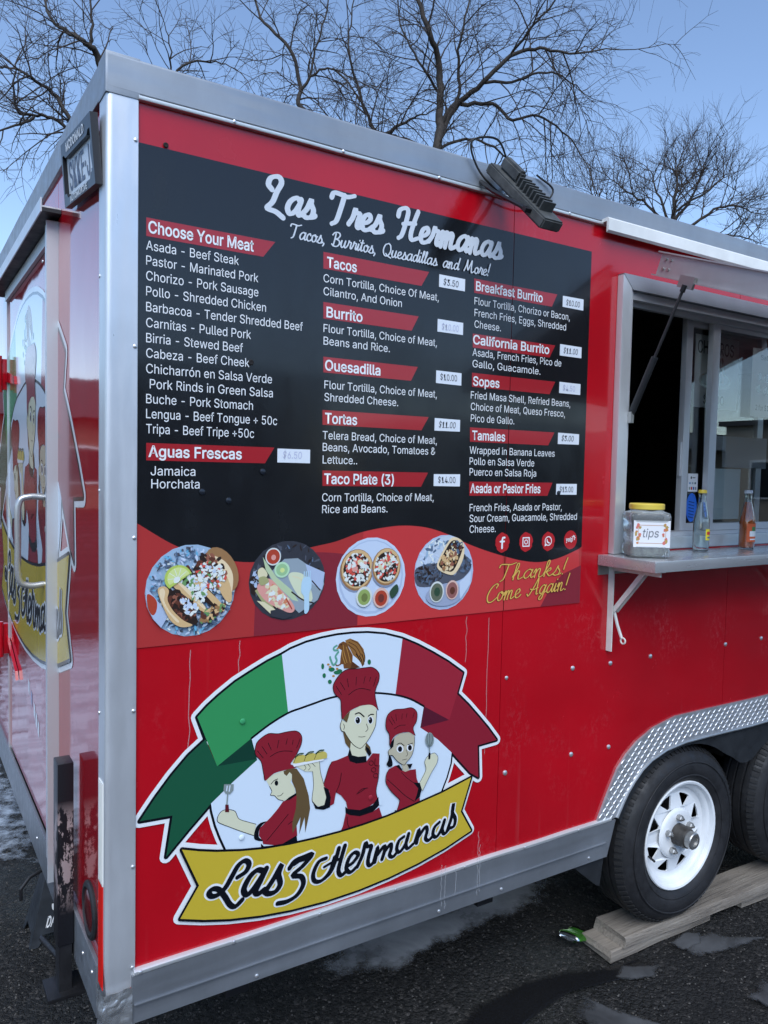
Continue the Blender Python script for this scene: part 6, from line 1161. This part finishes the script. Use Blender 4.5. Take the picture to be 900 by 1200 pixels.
# ================================================================= ground
GND=ground_mat()
vs=[];fs=[]; n=40; gx=[-400,-120,-40,-15,-8]+[-5+i*.25 for i in range(41)]+[8,15,40,120,400]; 
def gz(x,y): return 0. if abs(x)>6 or abs(y)>6 else .008*mnoise.noise((x*1.1,y*1.1,0))-.004 
for y in gx:
    for x in gx: vs.append((x,y,min(0,gz(x,y))))
m_=len(gx)
for j in range(m_-1):
    for i in range(m_-1): fs.append((j*m_+i,j*m_+i+1,(j+1)*m_+i+1,(j+1)*m_+i))
o=py_obj('ground',vs,fs,GND,None,None,True); o['kind']='structure'; o['label']='dark worn asphalt lot, damp in places'
def patch(name,outline,m,label,z=.006,kind='structure',jag=.03,rnd=True):
    c=crom([(x,y,0) for x,y in outline],8,True) if rnd else [tuple(Vector((*outline[i-1],0)).lerp(Vector((*outline[i],0)),k/6)) for i in range(len(outline)) for k in range(6)]; cx=sum(p[0] for p in c)/len(c); cy=sum(p[1] for p in c)/len(c); vs=[];fs=[];ed=[]; R_=10; n=len(c)
    for r in range(R_+1):
        t=r/R_
        for p in c:
            k=1+jag*mnoise.noise((p[0]*9,p[1]*9,3)); vs.append((cx+(p[0]-cx)*t*k,cy+(p[1]-cy)*t*k,z+.004*(1-t*t))); ed.append(1-t)
    for r in range(R_):
        for i in range(n): fs.append((r*n+i,r*n+(i+1)%n,(r+1)*n+(i+1)%n,(r+1)*n+i))
    o=py_obj(name,vs,fs,m,None,None,True); at=o.data.attributes.new('edge','FLOAT','POINT'); at.data.foreach_set('value',ed); o['kind']=kind; o['label']=label
    return o
ICE=ice_mat('dirty_ice',(.36,.37,.385),.4,1.1); ICEB=ice_mat('bright_ice',(.50,.54,.60),.3,1.1); DRY=ice_mat('dry_grey_film',(.085,.087,.092),.6,.85,.75)
patch('ice_patch',[(.80,.46),(.95,.36),(1.2,.40),(1.45,.42),(1.75,.42),(1.98,.55),(1.9,.8),(1.5,.82),(1.2,.75),(.95,.7),(.82,.6)],ICE,'grey refrozen ice under the trailer side',.006)
patch('ice_patch',[(-1.8,1.75),(-.6,1.62),(.05,1.66),(.25,1.75),(.3,2.4),(.1,3.4),(-.2,5.5),(-1.5,6.5),(-3,5),(-2.8,2.5)],ICEB,'pale wet ice behind the trailer door',.006)
patch('ice_patch',[(-7,-.5),(-5.6,-.9),(-4.6,-.2),(-4.4,.6),(-5.5,1.0),(-7,.8)],ICEB,'pale ice sheet off to the side of the trailer rear',.006)
for k,q in enumerate(([(1.97,-.02),(2.06,-.01),(2.15,-.02),(2.17,-.07),(2.34,-.17),(2.19,-.15),(2.06,-.13),(1.96,-.10)],[(1.62,-.02),(1.70,.01),(1.83,-.06),(1.76,-.10),(1.66,-.06)],[(1.37,-.05),(1.47,-.02),(1.50,-.10),(1.56,-.20),(1.70,-.40),(1.62,-.48),(1.42,-.30),(1.36,-.15)],[(1.93,.01),(2.05,.02),(2.12,-.01),(2.05,-.06),(1.95,-.05)],[(1.10,-.02),(1.22,-.06),(1.32,-.16),(1.22,-.22),(1.05,-.12)],[(2.3,-.28),(2.5,-.2),(2.75,-.4),(2.5,-.6),(2.3,-.45)],[(1.9,-.3),(2.05,-.27),(2.1,-.42),(1.98,-.5)])):
    patch('dry_patch',q,DRY,'light grey dried film on the asphalt',.005+k*.0007,jag=.10,rnd=False)
PUD=mat('meltwater',(.010,.010,.011),.12); K(PUD,bump(PUD,noise_tex(PUD,30,3),.05,.01),bsdf(PUD).inputs['Normal'])
at_=N(PUD,'ShaderNodeAttribute',attribute_name='edge'); K(PUD,ramp(PUD,mathn(PUD,'ADD',mathn(PUD,'MULTIPLY',noise_tex(PUD,9,6),.8),mathn(PUD,'MULTIPLY',at_.outputs['Fac'],1.3)),[(.5,0.),(.75,.9)]),bsdf(PUD).inputs['Alpha'])
patch('meltwater',[(.9,.05),(1.2,.12),(1.5,.10),(1.66,.04),(1.85,.0),(1.75,-.06),(1.5,.0),(1.2,-.04),(.95,-.08)],PUD,'dark meltwater film along the trailer side',.004,jag=.1)
# loose grit
vs=[];fs=[]; random.seed(5)
for k in range(11000):
    if k<8000: x,y=random.uniform(-.9,2.9),random.uniform(-.8,1.3)
    else: x,y=random.uniform(-1.5,.4),random.uniform(.2,2.2)
    r=random.choice((.0018,.002,.0025,.003,.0035,.0045)); z=.001+gz(x,y); b=len(vs); t=random.random()*3
    vs+=[(x+r*math.cos(t+q*1.571)*random.uniform(.7,1.3),y+r*math.sin(t+q*1.571)*random.uniform(.7,1.3),z) for q in range(4)]+[(x,y,z+r*random.uniform(.6,1.1))]
    fs+=[(b,b+1,b+4),(b+1,b+2,b+4),(b+2,b+3,b+4),(b+3,b,b+4)]
GRIT=varied('grit',(.06,.055,.05),.8,.7,55); o=py_obj('loose_grit',vs,fs,GRIT); o['kind']='stuff'; o['label']='loose grit scattered on the asphalt'
# planks under the tyres
def plank(name,label,x0,x1,y0,y1,z0,th,rz,seed):
    bm=bmesh.new(); n=26; rows=[]; L=x1-x0
    for i in range(n+1):
        x=x0+L*i/n; row=[]
        for (yy,zz) in ((y0,z0),(y0-.001,z0+th*.5),(y0+.002,z0+th-.002),(y0+.006,z0+th),((y0+y1)/2,z0+th-.001),(y1-.004,z0+th),(y1,z0+th*.5),(y1,z0)):
            e=.012*mnoise.noise((yy*30,zz*40,seed)) if i in(0,n) else 0
            row.append(bm.verts.new((x+e,yy+.0035*mnoise.noise((x*6,zz*20,seed+1)),zz+(.0022*mnoise.noise((x*9,yy*20,seed+2)) if zz>z0+.001 else 0))))
        rows.append(row)
    for a,b in zip(rows,rows[1:]):
        for k in range(8): bm.faces.new((a[k],a[(k+1)%8],b[(k+1)%8],b[k]))
    bm.faces.new(rows[0]); bm.faces.new(rows[-1][::-1]); o=bm_obj(name,bm,WOOD); tag(o,label,'plank','boards under the trailer wheels'); 
    c=Matrix.Translation((x0,y0,0))@Matrix.Rotation(rz,4,'Z')@Matrix.Translation((-x0,-y0,0)); o.data.transform(c); return o
plank('wood_plank','short weathered board lying flat on the asphalt under the front end of the long board',1.682,2.215,.038,.178,.0015,.037,R(-1.3),1)
plank('wood_plank','long weathered board that the white-rimmed tyre stands on',1.745,3.2,.030,.175,.0388,.037,R(-3.0),2)
plank('wood_plank','weathered board under the far end of the long board',2.39,3.1,.012,.15,.0015,.037,R(-2.4),3)
# crushed green can
bm=bmesh.new(); lathe(bm,[(.001,.0),(.026,.002),(.031,.01),(.033,.02),(.033,.085),(.030,.098),(.026,.103),(.024,.100),(.001,.099)],'z',28)
for v in bm.verts:
    q=v.co; k=mnoise.noise((q.x*45,q.y*45,q.z*25)); q.x*=.42+.12*k; q.y*=1.1+.15*k; q.z*=.82
    q.x+=.010*math.sin(q.z*60)+.006*k
CAN=bm_obj('crushed_can',bm,mat('can_green',(.06,.24,.03),.25,.6),None,True); tag(CAN,'crushed green drink can lying on the wet asphalt','can')
CAN.data.materials.append(mat('can_silver',(.72,.73,.74),.22,1.)); CAN.data.polygons.foreach_set('material_index',[1 if p.center.z>.077 or p.center.z<.008 else 0 for p in CAN.data.polygons])
CAN.matrix_world=Matrix.Translation((1.705,.205,.024))@Matrix.Rotation(R(200),4,'Z')@Matrix.Scale(1.15,4)@Matrix.Rotation(R(84),4,'Y')
# jack stand under the rear frame
JS=thing('jack_stand','black steel jack stand with white lettering under the trailer rear frame','jack stand',None,(.105,1.20,0))
JM=varied('jack_black',(.03,.034,.04),.4,.3,20); JT=[(-.040,-.030),(.040,-.030),(.040,.030),(-.040,.030)]; JB=[(-.108,-.082),(.108,-.082),(.108,.082),(-.108,.082)]; H_=.262
def jf(k,u,v):   # point on face k
    a,b=Vector((*JB[k],0)),Vector((*JB[(k+1)%4],0)); c_,d_=Vector((*JT[k],H_)),Vector((*JT[(k+1)%4],H_)); return a.lerp(b,u).lerp(c_.lerp(d_,u),v)
bm=bmesh.new()
for k in range(4):
    pl=[(0,0),(.13,0),(.2,.14),(.8,.14),(.87,0),(1,0),(1,1),(0,1)]; nn=(jf(k,1,0)-jf(k,0,0)).cross(jf(k,0,1)-jf(k,0,0)).normalized(); prism(bm,pl,lambda u,v,d,k=k,nn=nn:jf(k,u,v)+nn*d,0,-.003)
bm_obj('stand_body',bm,JM,JS); box('ratchet_post',DARK,JS,-.016,.016,-.014,.014,H_-.1,.306); box('saddle',DARK,JS,-.045,.045,-.03,.03,.306,.319,.003)
tube_obj('ratchet_handle',DARK,JS,[(-.03,-.0,H_-.02),(-.10,-.03,H_-.03),(-.13,-.04,H_-.06),(-.13,-.04,H_-.10)],.006,8)
fj=lambda u,v,d:jf(0,u,v)+Vector((0,-.95,.3))*.0006
text('stand_lettering','3',WHT,JS,.28,.42,.14,.26,0,.02,0,fj); text('stand_lettering','TON',WHT,JS,.47,.53,.22,.15,0,.02,0,fj); text('stand_lettering','DAYTONA',WHT,JS,.20,.22,.6,.13,0,.02,.3,fj); text('stand_lettering','2.7t',WHT,JS,.48,.43,.18,.06,0,.01,0,fj)
# ================================================================= bare winter trees
BARK=varied('dark_bark',(.035,.028,.024),.9,.4,9,bs=.3,bscale=30); TWIG=mat('twig_bark',(.045,.034,.030),.9)
class Tube:
    def __init__(s): s.v=[];s.f=[]
    def add(s,pts,r0,r1,seg):
        n=len(pts); P_=[Vector(p) for p in pts]; b=len(s.v); t0=(P_[1]-P_[0]).normalized(); u=t0.cross(Vector((.3,.2,.93))).normalized()
        for i,p in enumerate(P_):
            t=(P_[min(i+1,n-1)]-P_[max(i-1,0)]).normalized(); u=(u-t*u.dot(t)).normalized(); w_=t.cross(u); r=r0+(r1-r0)*i/(n-1)
            for k in range(seg): a_=2*math.pi*k/seg; q=p+(u*math.cos(a_)+w_*math.sin(a_))*r; s.v.append((q.x,q.y,q.z))
        for i in range(n-1):
            for k in range(seg): s.f.append((b+i*seg+k,b+i*seg+(k+1)%seg,b+(i+1)*seg+(k+1)%seg,b+(i+1)*seg+k))
def rvec(): 
    v=Vector((random.gauss(0,1),random.gauss(0,1),random.gauss(0,1))); return v.normalized()
def grow(T,p,d,length,r,lvl,droop,dens):
    n=5 if lvl<2 else 4; pts=[p.copy()]; q=p.copy(); dd=d.copy()
    for i in range(n):
        dd=(dd+rvec()*.22+Vector((0,0,droop))*(.5+i*.2)).normalized(); q=q+dd*length/n; pts.append(q.copy())
    T.add(pts,r,max(.0016,r*.35),4 if lvl==0 else 3)
    if lvl>=2: return
    for k in range(dens[lvl]):
        i=random.randint(1,n-1); t=random.random(); pp=pts[i].lerp(pts[i+1],t) if i<n else pts[i]
        ax=(pts[min(i+1,n)]-pts[i-1]).normalized(); sd=(rvec()); sd=(sd-ax*sd.dot(ax)).normalized(); nd=(ax*.75+sd*.75+Vector((0,0,.12))).normalized()
        grow(T,pp,nd,length*random.uniform(.38,.7),max(.0022,r*.5),lvl+1,droop*1.4,dens)
def tree(name,label,limbs,scale,twig_r,dens,every,droop,length,seed):
    random.seed(seed); b=limbs[0][0][0]; root=thing(name,label,'tree',None,(b[0],b[1],0)); off=Vector((b[0],b[1],0)); A=Tube(); B_=Tube()
    for li,(pts,r0,r1) in enumerate(limbs):
        P_=[Vector(p)-off for p in pts]
        if li==0: A.add([(0,0,-.1),(.05,.02,P_[0].z*.5),tuple(P_[0])],r0*1.7,r0*.78,8)
        C=crom([tuple(p) for p in P_],5); C=[Vector(c) for c in C]
        for i in range(1,len(C)-1): C[i]+=rvec()*.018*scale
        A.add(C,r0*.78,r1*.78,7); tot=len(C)
        for i in range(3 if li else 8,tot):
            for _ in range(every):
                if random.random()<.25: continue
                ax=(C[min(i+1,tot-1)]-C[i-1]).normalized(); sd=rvec(); sd=(sd-ax*sd.dot(ax)).normalized(); nd=(ax*.6+sd*.85+Vector((0,0,.2))).normalized()
                rl=r0+(r1-r0)*i/tot
                grow(B_,C[i],nd,length*random.uniform(.5,1.3),min(rl*.55,twig_r*random.uniform(.8,1.6)),0,droop,dens)
        grow(B_,C[-1],(C[-1]-C[-2]).normalized(),length,r1,0,droop,dens)
    py_obj('trunk',A.v,A.f,BARK,root,None,True); py_obj('crown',B_.v,B_.f,TWIG,root,None,True); return root
T1=tree('bare_tree','tall bare drooping tree rising behind the middle of the trailer roof',TREE_MAIN,1.,.010,(5,4),1,-.10,1.15,2)
T2=tree('bare_tree','bare tree behind the trailer rear corner with branches reaching past the door side',TREE_LEFT,1.,.009,(4,4),1,-.02,.85,4)
T3=tree('bare_tree','small rounded bare tree far behind the serving window end of the roof',TREE_RIGHT,2.,.016,(6,4),2,.06,1.3,6)
# ================================================================= neighbours across the lot (seen in the reflections) and unseen light blockers
STUC=varied('tan_stucco',(.30,.26,.21),.85,.12,2,bs=.2,bscale=60); WSID=varied('white_fascia',(.66,.67,.66),.6,.05,2); BRK=varied('brown_brick',(.17,.085,.06),.85,.3,5,bs=.3,bscale=30); ROOFM=varied('dark_shingle',(.035,.035,.04),.9,.3,6); DGL=mat('dark_window_glass',(.02,.025,.03),.05); DOORM=mat('grey_door',(.18,.19,.20),.5)
def building(name,label,x0,x1,y0,y1,h,wallm,face,nwin,fascia=0.,gable=0.):
    B=thing(name,label,'building',None,((x0+x1)/2,(y0+y1)/2,0)); ox,oy=(x0+x1)/2,(y0+y1)/2
    bb=lambda nm,m,a,b,c,d,e,f_:box(nm,m,B,a-ox,b-ox,c-oy,d-oy,e,f_)
    bb('wall',wallm,x0,x1,y0,y1,0,h)
    if gable:
        bm=bmesh.new(); 
        if abs(x1-x0)>abs(y1-y0): prism(bm,[(y0-.5,h),(y1+.5,h),((y0+y1)/2,h+gable)],lambda u,v,d:Vector((d-ox,u-oy,v)),x0-.4,x1+.4)
        else: prism(bm,[(x0-.5,h),(x1+.5,h),((x0+x1)/2,h+gable)],lambda u,v,d:Vector((u-ox,d-oy,v)),y0-.4,y1+.4)
        bm_obj('roof',bm,ROOFM,B)
    else: bb('roof',ROOFM,x0-.2,x1+.2,y0-.2,y1+.2,h+.002,h+.18)
    for i in range(nwin):
        if face in '+y-y':
            L=(x1-x0)/nwin; a=x0+L*(i+.22); b_=x0+L*(i+.78); yy=y1 if face=='+y' else y0; s=1 if face=='+y' else -1
            isd=(i==nwin//2); z0=.05 if isd else .95
            w_=bb('door' if isd else 'window',WSID,a,b_,*sorted((yy+s*.002,yy+s*.06)),z0,2.35); box('pane',DOORM if isd else DGL,w_,a+.08-ox,b_-.08-ox,*[q-oy for q in sorted((yy+s*.062,yy+s*.075))],z0+.08,2.27)
        else:
            L=(y1-y0)/nwin; a=y0+L*(i+.22); b_=y0+L*(i+.78); xx=x1 if face=='+x' else x0; s=1 if face=='+x' else -1
            isd=(i==nwin//2); z0=.05 if isd else .95
            w_=bb('door' if isd else 'window',WSID,*sorted((xx+s*.002,xx+s*.06)),a,b_,z0,2.35); box('pane',DOORM if isd else DGL,w_,*[q-ox for q in sorted((xx+s*.062,xx+s*.075))],a+.08-oy,b_-.08-oy,z0+.08,2.27)
    if fascia:
        if face in '+y-y': yy=y1 if face=='+y' else y0; s=1 if face=='+y' else -1; bb('fascia',WSID,x0-.1,x1+.1,*sorted((yy+s*.08,yy+s*1.4)),h-fascia,h-.01)
        else: xx=x1 if face=='+x' else x0; s=1 if face=='+x' else -1; bb('fascia',WSID,*sorted((xx+s*.08,xx+s*1.4)),y0-.1,y1+.1,h-fascia,h-.01)
    return B
building('strip_shop','long tan shop building with white fascia across the lot facing the serving window',20,64,-34,-25,3.9,STUC,'+y',9,.75)
building('brick_blocker','long brown brick building facing the menu, unseen and sized to stop low light',-36,17,-41,-31,5.9,BRK,'+y',12)  # out of view; stretched long and tall as a blocker of low light
building('blocker','unseen tan stucco warehouse beyond the hitch end of the trailer',26,36,-16,12,3.6,STUC,'-x',6)  # out of view; added to hold back light from the right
building('tan_house','tan stucco house with dark gable roof beyond the rear of the trailer',-44,-36,-16,2,3.0,STUC,'+x',5,0,1.9)
building('white_house','white sided house with dark gable roof beyond the rear door',-52,-42,8,30,3.0,WSID,'+x',5,0,2.0)
building('brick_house','low brown brick house with dark gable roof behind the trailer',-26,.5,29,37,3.4,BRK,'-y',6,0,1.9)
for i,(x,y,s_,rz,lab) in enumerate(((-3,-46,1.,1.,'bare tree behind the brown brick building'),(-46,4,.9,2.2,'bare tree between the tan house and the white house'),(30,-44,1.1,.4,'bare tree behind the long tan shop building'))):
    o=copy_tree(T1); o.location=(x,y,0); o.rotation_euler=(0,0,rz); o.scale=(s_,s_,s_); o['label']=lab
flush_text()
